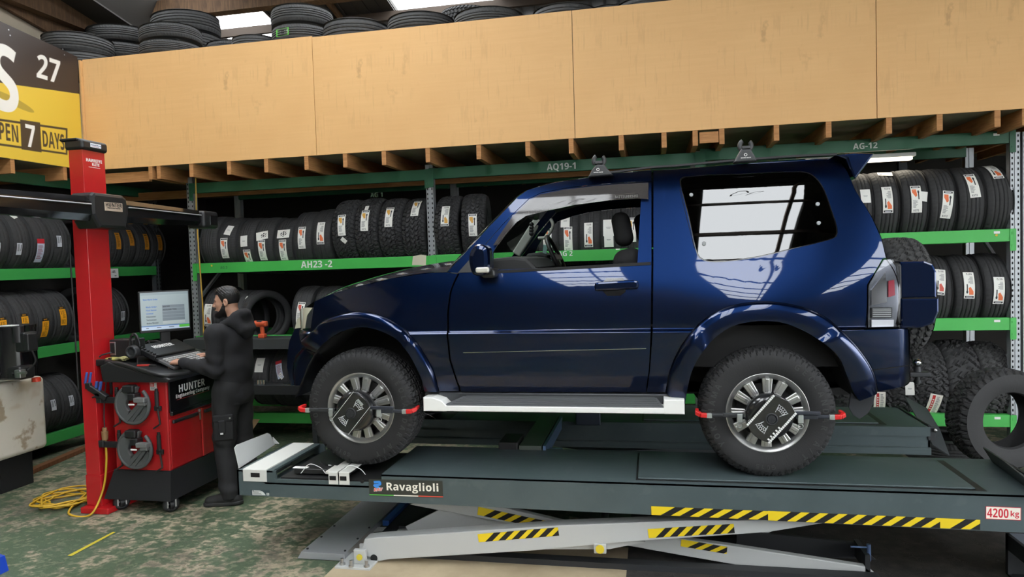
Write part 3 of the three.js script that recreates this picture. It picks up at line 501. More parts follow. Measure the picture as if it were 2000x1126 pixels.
// ---------- the blue three door SUV on the lift
const DECK = .604, ZC = -5.14, HUBY = .994, HX = [-1.9065, .6385];
const car = thing('suv', 'dark metallic blue three door SUV raised on the alignment lift', 'car', [-.63, DECK, ZC]);
{
  const paint = mat([.0022, .0125, .056], .3, .93, { clearcoat: 1, clearcoatRoughness: .025 });
  const darkTrim = mat([.02, .021, .023], .45), gap = mat([.004, .004, .005], .9), liner = mat([.012, .012, .012], .9), grey = mat([.32, .32, .29], .7), seatM = mat([.012, .012, .013], .85);
  const K = [[.9, .76], [1.05, .82], [1.11, .86], [1.2, .888], [1.35, .902], [1.478, .906], [1.496, .884], [1.65, .886], [1.77, .878], [1.87, .853], [1.9, .842], [2.05, .789], [2.2, .732], [2.36, .662], [2.43, .62], [2.5, .5]];
  // profile table: straight pieces smoothed separately above and below the crease
  const linK = (y) => { for (let i = 0; i < K.length - 1; i++) if (y <= K[i + 1][0]) return lerp(K[i][1], K[i + 1][1], Math.max(0, (y - K[i][0]) / (K[i + 1][0] - K[i][0]))); return K[K.length - 1][1]; };
  const gauss = (y, lo, hi, sg) => { let a = 0, n = 0; for (let k = -12; k <= 12; k++) { const q = k / 4, e = Math.exp(-q * q / 2), t = y + q * sg, m = Math.min(hi, Math.max(lo, t)); let v = linK(m); if (t > hi) v += (linK(hi) - linK(hi - .03)) / .03 * (t - hi); if (t < lo) v += (linK(lo + .03) - linK(lo)) / .03 * (t - lo); a += e * v; n += e; } return a / n; };
  const TB = new Float32Array(400); for (let i = 0; i < 400; i++) { const y = .9 + i * .004; TB[i] = y < 1.487 ? gauss(y, .9, 1.478, .035) : gauss(y, 1.497, 2.5, y > 2.3 ? .03 : .055); }
  const base = (y) => { if (y > 1.478 && y < 1.497) return lerp(gauss(1.478, .9, 1.478, .035), gauss(1.497, 1.497, 2.5, .055), smooth(1.478, 1.497, y)); const f = Math.min(398.99, Math.max(0, (y - .9) / .004)), i = Math.floor(f); let a = TB[i], c = TB[i + 1]; return lerp(a, c, f - i); };
  const haunch = (x, y) => .034 * Math.exp(-(((x - .66) / .46) ** 2)) * (1 - smooth(1.56, 1.88, y)) * smooth(1.2, 1.5, y) + .026 * Math.exp(-(((x + 1.88) / .42) ** 2)) * (1 - smooth(1.5, 1.78, y)) * smooth(1.2, 1.5, y);
  const w = (x, y) => { let v = base(y) + haunch(x, y); if (x < -1.5) { const t = (-1.5 - x) / .9; v -= .11 * Math.pow(t, 2.2); } if (x < -2.3) v -= .9 * (x + 2.3) ** 2 * 6; if (x > .9) { const t = (x - .9) / .5; v -= .045 * t * t; } if (x > 1.36) v -= 8 * (x - 1.36) ** 2; return Math.max(.3, v); };
  const nrm = (x, y) => { const e = .004; return V(-(w(x + e, y) - w(x - e, y)) / (2 * e), -(w(x, y + e) - w(x, y - e)) / (2 * e), 1).normalize(); };
  const sp = (px, py, off = 0) => { let z = ZC + .85, p; for (let i = 0; i < 40; i++) { p = at(px, py, z); z = lerp(z, ZC + w(p.x, p.y) + off, .7); } return [p.x, p.y]; };
  const S = (l, off = 0) => l.map(([a, b]) => sp(a, b, off));
  // curve through the traced points
  const dense = (pts, n = 3, closed = false) => { const c = new THREE.CatmullRomCurve3(pts.map((p) => V(p[0], p[1], 0)), closed, 'centripetal'); return c.getPoints(pts.length * n).map((p) => [p.x, p.y]); };
  const inset = (pts, d) => { const n = pts.length, A = pts.reduce((s, p, i) => { const q = pts[(i + 1) % n]; return s + p[0] * q[1] - q[0] * p[1]; }, 0), sg = A > 0 ? 1 : -1; return pts.map((p, i) => { const a = pts[(i + n - 1) % n], b = pts[(i + 1) % n]; let e1 = [p[0] - a[0], p[1] - a[1]], e2 = [b[0] - p[0], b[1] - p[1]]; const l1 = Math.hypot(...e1) || 1, l2 = Math.hypot(...e2) || 1; let nx = -e1[1] / l1 - e2[1] / l2, ny = e1[0] / l1 + e2[0] / l2; const l = Math.hypot(nx, ny) || 1; const k = Math.min(2, 1 / Math.max(.4, l / 2)); return [p[0] + sg * d * nx / l * k, p[1] + sg * d * ny / l * k]; }); };
  // cut a flat triangle mesh along a grid, so that it can follow the curved side and its crease
  function gridCut(g) {
    let T = []; const P = g.attributes.position; for (let i = 0; i < P.count; i += 3) T.push([0, 1, 2].map((k) => [P.getX(i + k), P.getY(i + k)]));
    const ys = [1.455, 1.467, 1.474, 1.502, 1.51, 1.525, 1.478, 1.4825, 1.487, 1.4915, 1.496]; for (let y = .9; y < 2.6; y += .065) if (y < 1.45 || y > 1.52) ys.push(y);
    const xs = []; for (let x = -2.8; x < 1.9; x += .09) xs.push(x); for (let x = -2.6; x < -2.2; x += .03) xs.push(x); for (let x = 1.3; x < 1.6; x += .03) xs.push(x);
    const cut = (ax, c) => { const out = []; for (const t of T) { const s = t.map((p) => p[ax] - c), pos = s.filter((v) => v > 1e-7).length, neg = s.filter((v) => v < -1e-7).length; if (!pos || !neg) { out.push(t); continue; }
      const A = [], B = []; for (let i = 0; i < 3; i++) { const j = (i + 1) % 3; if (s[i] >= -1e-7) A.push(t[i]); if (s[i] <= 1e-7) B.push(t[i]); if ((s[i] > 1e-7 && s[j] < -1e-7) || (s[i] < -1e-7 && s[j] > 1e-7)) { const u = s[i] / (s[i] - s[j]), p = [t[i][0] + (t[j][0] - t[i][0]) * u, t[i][1] + (t[j][1] - t[i][1]) * u]; p[ax] = c; A.push(p); B.push(p); } }
      for (const Q of [A, B]) for (let i = 1; i < Q.length - 1; i++) out.push([Q[0], Q[i], Q[i + 1]]); } T = out; };
    ys.forEach((y) => cut(1, y)); xs.forEach((x) => cut(0, x));
    const q = new THREE.BufferGeometry(); q.setAttribute('position', new THREE.Float32BufferAttribute(T.flatMap((t) => t.flatMap((p) => [p[0], p[1], 0])), 3)); q.computeVertexNormals(); return q;
  }
  // a body panel: outline in (x, y) laid on the side surface, with folded edges
  function panel(out, holes = [], off = 0, fold = .016, gapW = .0022, flat = false) {
    out = inset(out, gapW);
    const sh = new THREE.Shape(out.map((p) => new THREE.Vector2(...p))); for (const h of holes) sh.holes.push(new THREE.Path(h.map((p) => new THREE.Vector2(...p))));
    const g = clean(gridCut(new THREE.ShapeGeometry(sh).toNonIndexed()));
    const P = g.attributes.position, N = g.attributes.normal;
    for (let i = 0; i < P.count; i++) { const x = P.getX(i), y = P.getY(i); P.setZ(i, ZC + w(x, y) + off); const n = nrm(x, y); N.setXYZ(i, n.x, n.y, n.z); }
    const gs = [g];
    for (const loop of [out, ...holes]) {
      const pos = []; const A = (p, d) => pos.push(p[0], p[1], ZC + w(p[0], p[1]) + off - d), L = [];
      for (let i = 0; i < loop.length; i++) { const a = loop[i], b = loop[(i + 1) % loop.length], n = Math.max(1, Math.ceil(Math.hypot(a[0] - b[0], a[1] - b[1]) / .06)); for (let k = 0; k < n; k++) L.push([lerp(a[0], b[0], k / n), lerp(a[1], b[1], k / n)]); }
      for (let i = 0; i < L.length; i++) { const a = L[i], b = L[(i + 1) % L.length]; A(a, 0); A(b, 0); A(b, fold); A(a, 0); A(b, fold); A(a, fold); }
      const e = new THREE.BufferGeometry(); e.setAttribute('position', new THREE.Float32BufferAttribute(pos, 3)); e.computeVertexNormals(); gs.push(e);
    }
    return G(gs);
  }
  const mirror = (g) => { g = clean(g); const P = g.attributes.position, N = g.attributes.normal; for (let i = 0; i < P.count; i += 3) { const t = [0, 1, 2].map((k) => [P.getX(i + k), P.getY(i + k), 2 * ZC - P.getZ(i + k), N.getX(i + k), N.getY(i + k), -N.getZ(i + k)]); [0, 2, 1].forEach((s, k) => { P.setXYZ(i + k, t[s][0], t[s][1], t[s][2]); N.setXYZ(i + k, t[s][3], t[s][4], t[s][5]); }); } return g; };
  const add = (name, g, m, label) => wobj(name, g, m, car, label);
  const both = (name, g, m) => { const q = mirror(g); const a = add(name, g, m); add(name, q, m); return a; };
  // a surface spanning the car between the traced edge and its mirror image
  function cross(curve, bulge, ni = 24, off = 0, n = 4) {
    const c = dense(curve, n), pos = [], idx = [], m = c.length;
    for (let i = 0; i < m; i++) for (let k = 0; k <= ni; k++) { const t = -1 + 2 * k / ni, [x, y] = c[i], ww = w(x, y) + off, f = 1 - t * t, e = bulge(i / (m - 1)); pos.push(x + e[0] * f, y + e[1] * f, ZC + ww * t); }
    for (let i = 0; i < m - 1; i++) for (let k = 0; k < ni; k++) { const a = i * (ni + 1) + k, b = a + 1, d = a + ni + 1, q = d + 1; idx.push(a, d, b, b, d, q); }
    const g = new THREE.BufferGeometry(); g.setAttribute('position', new THREE.Float32BufferAttribute(pos, 3)); g.setIndex(idx); g.computeVertexNormals(); g.setAttribute('uv', new THREE.Float32BufferAttribute(new Float32Array(pos.length / 3 * 2), 2)); return g;
  }

  // traced outlines (pixels)
  const fo = [[575, 752], [572, 724], [580, 691], [602, 653], [631, 627], [667, 613], [704, 608.5], [740, 615], [776.6, 633], [809, 662], [831, 695], [849, 731], [858, 764]];
  const fi = [[598, 767], [598, 738], [607, 706], [624, 676.5], [649, 655], [678, 643], [711, 639], [744, 647], [773, 664], [795, 686], [813, 716.6], [824, 742], [828, 764]];
  const ro = [[1300, 766], [1308.5, 722], [1325.6, 682.6], [1349.5, 649], [1386.8, 615.6], [1427.8, 597], [1483.7, 588.8], [1528.5, 591.4], [1577, 602.6], [1618, 623], [1651.6, 653], [1677.7, 681], [1702, 716.8], [1711, 742], [1713, 766]];
  const ri = [[1337, 790], [1343, 755], [1352, 722], [1371, 688], [1394, 663], [1430, 637], [1480, 627], [1521, 628.7], [1558, 640], [1595.6, 660], [1620, 678], [1641, 701], [1655, 734], [1666.6, 765], [1678, 782]];
  const FO = dense(S(fo), 3), RO = dense(S(ro), 3), FI = dense(S(fi, .04), 3), RI = dense(S(ri, .04), 3);
  // wheel arch flare: a lip rising from the body to the opening, then turning in
  function flare(O, I) {
    const pos = [], idx = [], n = O.length, T = [0, .05, .14, .4, .8, 1];
    const prof = [.0, .02, .031, .036, .038, .036];
    for (let i = 0; i < n; i++) { for (let k = 0; k < T.length; k++) { const x = lerp(O[i][0], I[i][0], T[k]), y = lerp(O[i][1], I[i][1], T[k]); pos.push(x, y, ZC + w(lerp(O[i][0], I[i][0], T[k] * .5), lerp(O[i][1], I[i][1], T[k] * .3)) + prof[k]); } const x = I[i][0], y = I[i][1]; pos.push(x, y, ZC + .86, x, y, ZC + .8); }
    const c = T.length + 2; for (let i = 0; i < n - 1; i++) for (let k = 0; k < c - 1; k++) { const a = i * c + k, b = a + 1, d = a + c, q = d + 1; idx.push(a, b, d, b, q, d); }
    const g = new THREE.BufferGeometry(); g.setAttribute('position', new THREE.Float32BufferAttribute(pos, 3)); g.setIndex(idx); g.computeVertexNormals(); return toCreasedNormals(g, .9);
  }
  both('wheel_arch_flare', flare(FO, FI), paint); both('wheel_arch_flare', flare(RO, RI), paint);
  function well(I) { // dark wheel housing
    const pos = [], idx = [], n = I.length; for (let i = 0; i < n; i++) for (const [z, k] of [[.88, 0], [.6, .0], [.45, 0]]) pos.push(I[i][0], I[i][1] + k, ZC + z);
    for (let i = 0; i < n - 1; i++) for (let k = 0; k < 2; k++) { const a = i * 3 + k; idx.push(a, a + 1, a + 3, a + 1, a + 4, a + 3); }
    const g = new THREE.BufferGeometry(); g.setAttribute('position', new THREE.Float32BufferAttribute(pos, 3)); g.setIndex(idx); g.computeVertexNormals();
    const s = new THREE.ShapeGeometry(new THREE.Shape(I.map((p) => new THREE.Vector2(...p)))).translate(0, 0, ZC + .45); return G(g, s);
  }
  both('wheel_housing', well(FI), liner); both('wheel_housing', well(RI), liner);
  // panels
  const hoodEdge = [[614, 588], [640, 576], [672, 566], [704, 557], [760, 544], [831, 532.5], [872, 531]];
  const fender = [...S(hoodEdge), ...S([[894, 535], [884, 556], [878.5, 572], [874, 611], [873, 655], [878, 702], [897, 758], [898, 764]]), ...FO.slice().reverse().filter((p, i) => { return p[1] > 0; }).slice(0, 30), ...S([[607, 641]])];
  both('front_fender', panel(fender), paint);
  const headside = S([[614, 588], [607, 641], [596, 641.5], [600, 616], [611, 600]]), headfront = S([[587, 602], [598, 599.5], [611, 600], [600, 616], [596, 641.5], [575, 642], [580, 622]]);
  both('headlamp', panel(headside, [], -.004), mat([.03, .032, .035], .12, 0, { clearcoat: 1 })); both('headlamp_lens', panel(headfront, [], 0), mat([.52, .5, .38], .2, 0, { clearcoat: 1 }));
  const bump = [...S([[575, 642], [607, 641], [607, 648]]), ...FO.filter((p, i) => i < 11).reverse(), ...S([[569, 753], [566, 745], [560, 717], [561, 690], [565, 665]])];
  both('front_bumper', panel(bump, [], 0, .03), paint);
  add('nose', cross(S([[612, 589], [594, 602], [580, 640], [566, 680], [563, 716], [570, 753]]), (t) => [-.1 * (.3 + t), 0], 24, -.004), paint);
  add('bonnet', cross(S(hoodEdge), () => [-.03, .075], 28, -.004), paint);
  add('cowl', cross(S([[840, 533], [894, 534]]), () => [-.05, .03], 10, -.06), darkTrim);
  const pill = [[873, 531], [912, 489], [953, 444], [1011, 384], [1030, 370.6], [1077, 357], [1150, 346], [1198, 338.5], [1273, 332]];
  const frameTop = [[896, 534], [940, 486], [981, 439], [1011, 409], [1033, 388], [1056, 376.5], [1101, 367.5], [1162, 360.5], [1222, 356], [1273, 354]];
  both('roof_side_rail', panel([...S(pill), ...S(frameTop).reverse()], [], -.003), paint);
  add('windscreen', cross(S(pill.slice(0, 5)), (t) => [-.16 + .06 * t, .03], 16, -.02), new THREE.MeshPhysicalMaterial({ color: new THREE.Color(.72, .8, .76), transmission: 1, thickness: 0, roughness: .02, ior: 1.45 }));
  const dOut = [[896, 536], [886, 556], [880.5, 572], [876, 611], [875, 655], [880, 702], [899, 758], [900, 765]], dRight = [[1262, 766], [1268, 720], [1271.5, 650], [1273, 515], [1273, 355]];
  const hole = [[963, 527], [963, 492], [975, 471], [1005, 433], [1030, 412], [1071, 398], [1122, 387], [1192, 379], [1246, 376], [1252, 389], [1248, 460], [1245, 515]];
  const HO = S(hole);
  const door = panel([...S(dOut), ...S(dRight), ...S(frameTop).reverse().slice(1)], [HO], 0, .02);
  both('door', door, paint);
  // belt weatherstrip, molding line, sill
  const strip = (a, b, hgt, off, m, name) => { const n = 24, pts = []; for (let i = 0; i <= n; i++) { const p = sp(lerp(a[0], b[0], i / n), lerp(a[1], b[1], i / n)); pts.push(V(p[0], p[1], ZC + w(...p) + off)); } const gs = []; for (let i = 0; i < n; i++) gs.push(bar(pts[i], pts[i + 1], .006, hgt)); return add(name, gs, m); };
  strip([962, 531], [1271, 514], .018, .003, M.blackSatin, 'belt_molding');
  strip([905, 688], [1262, 680], .004, .003, M.chrome, 'door_molding_line');
  const visUp = [[963, 480], [975, 461], [1000, 424], [1033, 391], [1056, 379], [1101.5, 370], [1162, 363], [1222, 358.5], [1267, 356.5]], visLo = [[975, 478], [990, 458], [1011, 434], [1029, 422], [1071, 412], [1122.6, 401], [1192, 391.7], [1246, 388.5], [1267, 390]];
  add('window_visor', panel([...S(visUp), ...S(visLo).reverse()], [], .022, .012), new THREE.MeshPhysicalMaterial({ color: new THREE.Color(.2, .18, .17), transmission: .75, thickness: 0, roughness: .06 }));
  { const p = sp(1224, 384), g = textGeo('MITSUBISHI', .018, .0008).applyMatrix4(new THREE.Matrix4().makeRotationX(-.32)); g.translate(p[0], p[1], ZC + w(...p) + .026); add('visor_lettering', g, mat([.11, .105, .1], .5)); }
  // quarter panel with its window
  const qw = [[1329, 352.7], [1337, 346], [1450, 340.5], [1566, 336], [1584, 341], [1599, 354.6], [1610, 374], [1624, 413], [1634, 446], [1632, 461], [1616, 468], [1550, 484], [1484, 500], [1416, 509.5], [1383, 509], [1367, 502], [1360, 487], [1352, 452], [1345.8, 421.7], [1336, 384]];
  const QH = dense(S(qw), 2, true).slice(0, -1);
  const quarter = [...S([[1275.5, 333], [1319.7, 330.5], [1442.7, 319.5], [1543, 312], [1636, 309.5], [1646, 321], [1670, 369.5], [1703.7, 425], [1722, 466], [1731, 503.7], [1724, 505.6], [1694, 556], [1694, 642], [1655, 642.5], [1651, 651]]), ...RO.filter((p, i) => i <= 30).reverse(), ...S([[1263, 766], [1269, 720], [1274, 650], [1275.5, 515]])];
  both('quarter_panel', panel(quarter, [QH], 0, .02), paint);
  const tint = new THREE.MeshPhysicalMaterial({ color: new THREE.Color(.035, .036, .038), transmission: 1, thickness: 0, roughness: .015, ior: 1.7 });
  both('quarter_window', panel(QH, [], -.004, .004, .002), tint);
  add('quarter_window_seal', panel(dense(S(qw.map(([a, b]) => [1485 + (a - 1485) * 1.012, 425 + (b - 425) * 1.018])), 2, true).slice(0, -1), [QH.slice()], .001, .004, 0), M.blackGloss);
  add('window_catch', [[1350, 380], [1597, 398], [1375, 475], [1599, 435]].map(([a, b]) => { const p = sp(a, b); return cy(.011, .012, .008, 'z', p[0], p[1], ZC + w(...p) + .002, 16); }), M.galv);
  add('panel_seam', S([[1321.5, 331], [1328, 372], [1340, 421], [1356, 484]]).reduce((a, p, i, l) => (i ? [...a, bar(V(...l[i - 1], ZC + w(...l[i - 1])), V(...p, ZC + w(...p)), .003, .005)] : a), []), gap);
  { const lp = S([[1258, 545], [1262, 548]]); }
  // roof, headliner, tailgate
  add('roof', cross(S([[1030, 370.6], [1077, 357], [1150, 346], [1198, 338.5], [1273, 332], [1319.7, 330], [1442.7, 319], [1543, 311.5], [1636, 309]]), (t) => [-.05 * (1 - t), .04], 24, 0), paint);
  add('headliner', cross(S([[1033, 390], [1101, 372], [1198, 350], [1319.7, 340], [1442.7, 330], [1630, 322]]), () => [0, .03], 12, -.03), mat([.1, .1, .095], .9));
  add('tailgate', cross(S([[1636, 309.5], [1646, 321], [1670, 369.5], [1703.7, 425], [1722, 466], [1731, 503.7]]), (t) => [.06, 0], 20, 0), paint);
  add('rear_glass', cross(S([[1655, 338], [1670, 369.5], [1703.7, 425], [1715, 452]]), () => [.072, 0], 16, -.12), tint);
  add('tailgate_lower', cross(S([[1731, 503.7], [1748, 530], [1757, 563], [1757, 642]]), () => [.04, 0], 20, -.0), paint);
  add('rear_bumper_skin', cross(S([[1757, 641], [1775, 643], [1777, 710], [1777, 745], [1764, 755]]), () => [.07, 0], 20, 0), paint);
  both('rear_bumper', panel([...S([[1655, 643.5], [1694, 643], [1757, 641.5], [1774, 642], [1776, 690], [1777, 712], [1777, 745], [1764, 754], [1714.6, 765]]), ...RO.filter((p, i) => i > 30 && i < 45).reverse()], [], 0, .03), paint);
  strip([1661, 728], [1775, 713], .004, .001, gap, 'bumper_seam');
  both('mud_flap', panel(S([[1664, 767], [1713, 767], [1708, 790], [1698, 808], [1681, 820], [1668, 812], [1659, 797]]), [], -.02, .02), mat([.05, .052, .058], .5));
  { const q = S([[1622, 308.5], [1660, 304.5], [1692.6, 306], [1689, 318], [1673, 348], [1667, 344], [1644, 314]]); add('roof_spoiler', ext(q, 1.26, .012).translate(0, 0, ZC - .63), paint); }
  // tail lamp
  const lamp = S([[1695, 556], [1710, 530], [1725, 505.6], [1741, 503.5], [1752, 520], [1757, 563], [1757, 600], [1755, 641], [1695, 642]]);
  const clear = new THREE.MeshPhysicalMaterial({ color: new THREE.Color(.95, .96, .98), transmission: 1, thickness: 0, roughness: .01, ior: 1.45 });
  both('tail_lamp', panel(lamp, [], .018, .02, .002), clear);
  add('tail_lamp_bowl', panel(lamp, [], -.006, .01, .006), mat([.12, .125, .14], .25, .8));
  { const c = (l, o, m, n) => add(n, panel(S(l), [], o, .01, 0), m); c([[1735, 548], [1746, 546], [1748, 576], [1735, 580]], .004, mat([.3, .012, .03], .25), 'tail_lamp_red'); c([[1702, 566], [1730, 530], [1732, 590], [1702, 596]], .002, M.chrome, 'tail_lamp_reflector'); c([[1702, 600], [1742, 600], [1742, 620], [1702, 621]], .004, M.black, 'tail_lamp_bar'); c([[1702, 624], [1745, 624], [1745, 637], [1702, 638]], .006, mat([.6, .6, .62], .3), 'tail_lamp_reflector'); for (let i = 0; i < 5; i++) c([[1704, 602.5 + i * 3.6], [1740, 602.5 + i * 3.6], [1740, 603.5 + i * 3.6], [1704, 603.7 + i * 3.6]], .006, M.steel, 'tail_lamp_rib'); }
  // spare wheel with its hard cover on the tailgate
  { const p0 = at(1772, 555, ZC + .12), R = .39, sx = at(1762, 575, ZC + .2).x - .015; const gT = PR.allterrain.geo.clone().scale(.255 / .265, R / .375, R / .375).rotateZ(0).translate(sx + .035, at(1765, 462, ZC + .2).y - R, ZC + .02);
    const spare = add('spare_tyre', gT, M.rubberGrey); const q = 0;
    const zc = ZC + .02, zn = zc + .4, l = at(1759, 575, zn).x, r = at(1831, 575, zn).x, t = at(1795, 509, zn).y, b = at(1795, 640, zn).y, m = at(1795, 582, zn).y;
    const cov = (y0, y1, x1, hw, top) => { const c = .07, q = top ? [[l, y0], [x1, y0], [x1, y1 - c], [x1 - c * .3, y1 - c * .3], [x1 - c, y1], [l, y1]] : [[l, y0], [x1 - c * 1.4, y0], [x1 - c * .4, y0 + c * .4], [x1, y0 + c * 1.4], [x1, y1], [l, y1]]; return ext(q, hw * 2, .012).translate(0, 0, zc - hw); };
    add('spare_wheel_cover', [cov(m - .002, t, r, .392, 1), cov(b, m + .002, r + .01, .4, 0)], paint); add('cover_seam', bb(l + .01, r + .004, m - .004, m + .004, zc - .39, zc + .4), gap); add('cover_bracket', bb(l - .05, l + .02, b + .02, t - .01, zc - .3, zc + .392, .02), darkTrim); }
  // tow bar
  { const p = at(1772, 742, ZC), b = at(1771, 716, ZC); add('tow_bar', [bx(.3, .03, .08, p.x - .05, p.y + .06, ZC + .1, .006), cy(.02, .024, .04, 'y', p.x + .03, p.y + .09, ZC + .1), cy(.014, .014, .06, 'y', p.x + .03, p.y + .02, ZC + .1), cy(.024, .024, .022, 'y', p.x + .03, p.y + .01, ZC + .1, 6)], M.darkSteel); add('tow_ball', new THREE.SphereGeometry(.026, 24, 16).translate(p.x + .03, p.y + .135, ZC + .1), M.chrome); }
  // sill, step, underbody
  { const a = sp(829, 768), b = sp(1337, 766); add('sill', bb(a[0], b[0], a[1] - .055, a[1] + .012, ZC - .84, ZC + .842, .015), mat([.05, .053, .058], .32, .2));
    const L = at(827, 790, ZC + .95), Rr = at(1337, 792, ZC + .95), yt = at(1100, 794, ZC + .955).y, yb = at(1100, 806, ZC + .955).y;
    const t1 = at(866, 790, ZC + .95).x, t2 = at(1297, 790, ZC + .95).x;
    const sideStep = (s) => { const z = (v) => ZC + s * v, lo = (a, b) => [Math.min(z(a), z(b)), Math.max(z(a), z(b))];
      const [z0, z1] = lo(.80, .955), cap = (x0, x1, k) => { const e = k ? x1 : x0, q = k ? [[x0, yb], [x1, yb], [x1, yt], [x1 - .03, yt + .03], [x1 - .09, yt + .05], [x0, yt + .05]] : [[x0, yb], [x1, yb], [x1, yt + .05], [x0 + .0, yt + .05], [x0 - .004, yt + .0]]; return ext(q, z1 - z0, .006).translate(0, 0, z0); };
      add('side_step', [ext([[L.x + .01, yb + .001], [Rr.x - .01, yb + .001], [Rr.x - .01, yt - .001], [L.x + .01, yt - .001]], z1 - z0 - .002, .006).translate(0, 0, z0 + .001), cap(L.x, t1 + .02, 1), cap(t2, Rr.x, 0)], M.white);
      const tr = [], zi = z(.82), zo = z(.948); tr.push(sheet([V(t1, yt + .002, zo), V(t2, yt + .002, zo), V(t2 - .05, yt + .045, zi), V(t1 + .12, yt + .045, zi)])); for (let i = 0; i < 5; i++) { const f = .15 + i * .17; tr.push(bar(V(t1 + .04 + f * .1, lerp(yt + .004, yt + .047, f), lerp(zo, zi, f)), V(t2 - .02 - f * .04, lerp(yt + .004, yt + .047, f), lerp(zo, zi, f)), .008, .005)); } add('step_tread', tr, mat([.1, .105, .11], .5)); };
    sideStep(1); sideStep(-1); }
  add('underbody', [bb(-2.2, 1.25, 1.02, 1.1, ZC - .45, ZC + .45), bb(-1.3, .0, 1.0, 1.12, ZC - .8, ZC + .8), bb(HX[0] - .05, HX[0] + .05, HUBY - .05, HUBY + .05, ZC - .75, ZC + .75), bb(HX[1] - .06, HX[1] + .06, HUBY - .06, HUBY + .06, ZC - .75, ZC + .75), bb(-2.2, 1.2, 1.1, 1.5, ZC - .44, ZC + .44)], liner);
  // inside: floor, dash, wheel, seats, far pillar trim, mirror charm
  add('cabin_floor', bb(-1.3, 1.2, 1.25, 1.5, ZC - .78, ZC + .78), seatM);
  { const z0 = ZC - .7, D = [[-1.2, 1.55], [-1.2, 1.88], [-1.1, 1.915], [-.95, 1.925], [-.86, 1.91], [-.8, 1.85], [-.83, 1.7], [-.85, 1.55]]; add('dashboard', ext(D, 1.4, .02).translate(.06, .035, z0), mat([.022, .022, .022], .7)); add('dash_hood', ext([[-.95, 1.9], [-.9, 1.955], [-.8, 1.965], [-.74, 1.94], [-.76, 1.86]], .36, .02).translate(-.06, .03, ZC - .6), mat([.016, .016, .016], .7)); }
  { const c = at(1088, 503, ZC - .36), T = new THREE.Matrix4().makeRotationZ(.42).setPosition(c.x, c.y, c.z); add('steering_wheel', [new THREE.TorusGeometry(.185, .017, 12, 48).rotateY(Math.PI / 2).applyMatrix4(T), bx(.03, .05, .34, 0, 0, 0, .01).applyMatrix4(T), bx(.04, .12, .13, -.01, -.01, 0, .02).applyMatrix4(T), rod(V(c.x, c.y, c.z), V(c.x - .25, c.y - .1, c.z), .03)], M.blackSatin); const q = at(1066, 500, ZC - .28); add('steering_lock', [bar(V(q.x - .02, q.y - .05, q.z), V(q.x, q.y + .09, q.z), .015, .03), bar(V(q.x - .01, q.y - .06, q.z), V(q.x + .05, q.y - .04, q.z), .015, .02)], mat([.3, .5, .48], .4)); }
  const seat = (z) => { const a = at(1216, 448, z), t = at(1222, 505, z); const head = new RoundedBoxGeometry(.12, .225, .27, 5, .055).rotateZ(.16).translate(a.x, a.y, z), back = new RoundedBoxGeometry(.2, .62, .5, 5, .08).rotateZ(.2).translate(t.x + .07, t.y - .24, z), cush = new RoundedBoxGeometry(.5, .18, .5, 4, .07).translate(t.x - .16, t.y - .5, z); return [head, back, cush]; };
  add('front_seat', seat(ZC + .4), seatM); add('front_seat', seat(ZC - .4).map((g) => g.translate(.16, 0, 0)), seatM);
  { const p = at(1207, 486.5, ZC + .63); add('seat_tag', bx(.025, .006, .003, p.x, p.y, ZC + .652), M.paper); }
  add('rear_seat', [new RoundedBoxGeometry(.2, .6, 1.2, 4, .07).rotateZ(.25).translate(.85, 1.8, ZC), new RoundedBoxGeometry(.5, .2, 1.2, 4, .07).translate(.6, 1.55, ZC)], seatM);
  { const zf = ZC - .74, a = at(1008, 497, zf), b = at(1052, 428, zf); add('pillar_trim', [bar(V(a.x, a.y, zf), V(b.x, b.y, zf), .05, .075, .015)], grey); const h = [at(1052, 465, zf + .05), at(1068, 462, zf + .08), at(1080, 440, zf + .08), at(1076, 428, zf + .05)]; add('grab_handle', tube(h, .014, 20), grey); }
  { const c = at(1042, 422, ZC); add('rear_view_mirror', [bx(.05, .07, .24, c.x, c.y + .01, ZC, .02), rod(V(c.x, c.y, ZC), V(c.x - .05, c.y + .1, ZC), .01)], M.black); const l = []; for (let i = 0; i < 4; i++) { const p = at(1038, 438 + i * 6, ZC + .05); l.push(new THREE.SphereGeometry(.018, 14, 10).translate(p.x, p.y, ZC + .05)); } add('hanging_beads', l, M.black); }
  // door mirror
  { const zz = ZC + .97, q = [[933, 479], [948, 477.5], [958, 484], [961, 500], [960, 524], [951, 536.5], [930, 535.5], [923, 519], [922, 498]].map(([a, b]) => { const p = at(a, b, zz); return [p.x, p.y]; });
    const body = ext(dense(q, 3, true).slice(0, -1), .14, .03).translate(0, 0, zz - .05); add('door_mirror', body, paint);
    const i = at(941, 527, zz + .1); add('mirror_indicator', bx(.085, .035, .03, i.x, i.y, zz + .082, .012), mat([.6, .58, .52], .15, 0, { clearcoat: 1 }));
    add('mirror_arm', [bx(.09, .06, .16, q[5][0] + .0, q[5][1] + .01, ZC + .87, .02)], M.blackSatin);
    add('mirror_triangle', panel(S([[893, 533], [925, 497], [962, 490], [963, 530]]), [], .003, .006), M.blackSatin);
    add('door_mirror', mirror(body), paint); }
  // handle in its recess
  { const cup = S([[1184, 543], [1216, 542.5], [1222, 551], [1222, 569], [1212, 577], [1186, 577.5], [1177, 568], [1177, 552]]); add('handle_recess', panel(cup, [], .002, .003, 0), M.blackGloss); const a = S([[1163, 552], [1178, 549.5], [1230, 547], [1246, 548], [1246, 562], [1230, 564], [1178, 567], [1163, 566]]); add('door_handle', (() => { const g = ext(dense(a, 2, true).slice(0, -1), .035, .012); g.computeBoundingBox(); return g.translate(0, 0, ZC + w(a[0][0], a[0][1]) - .002); })(), paint); }
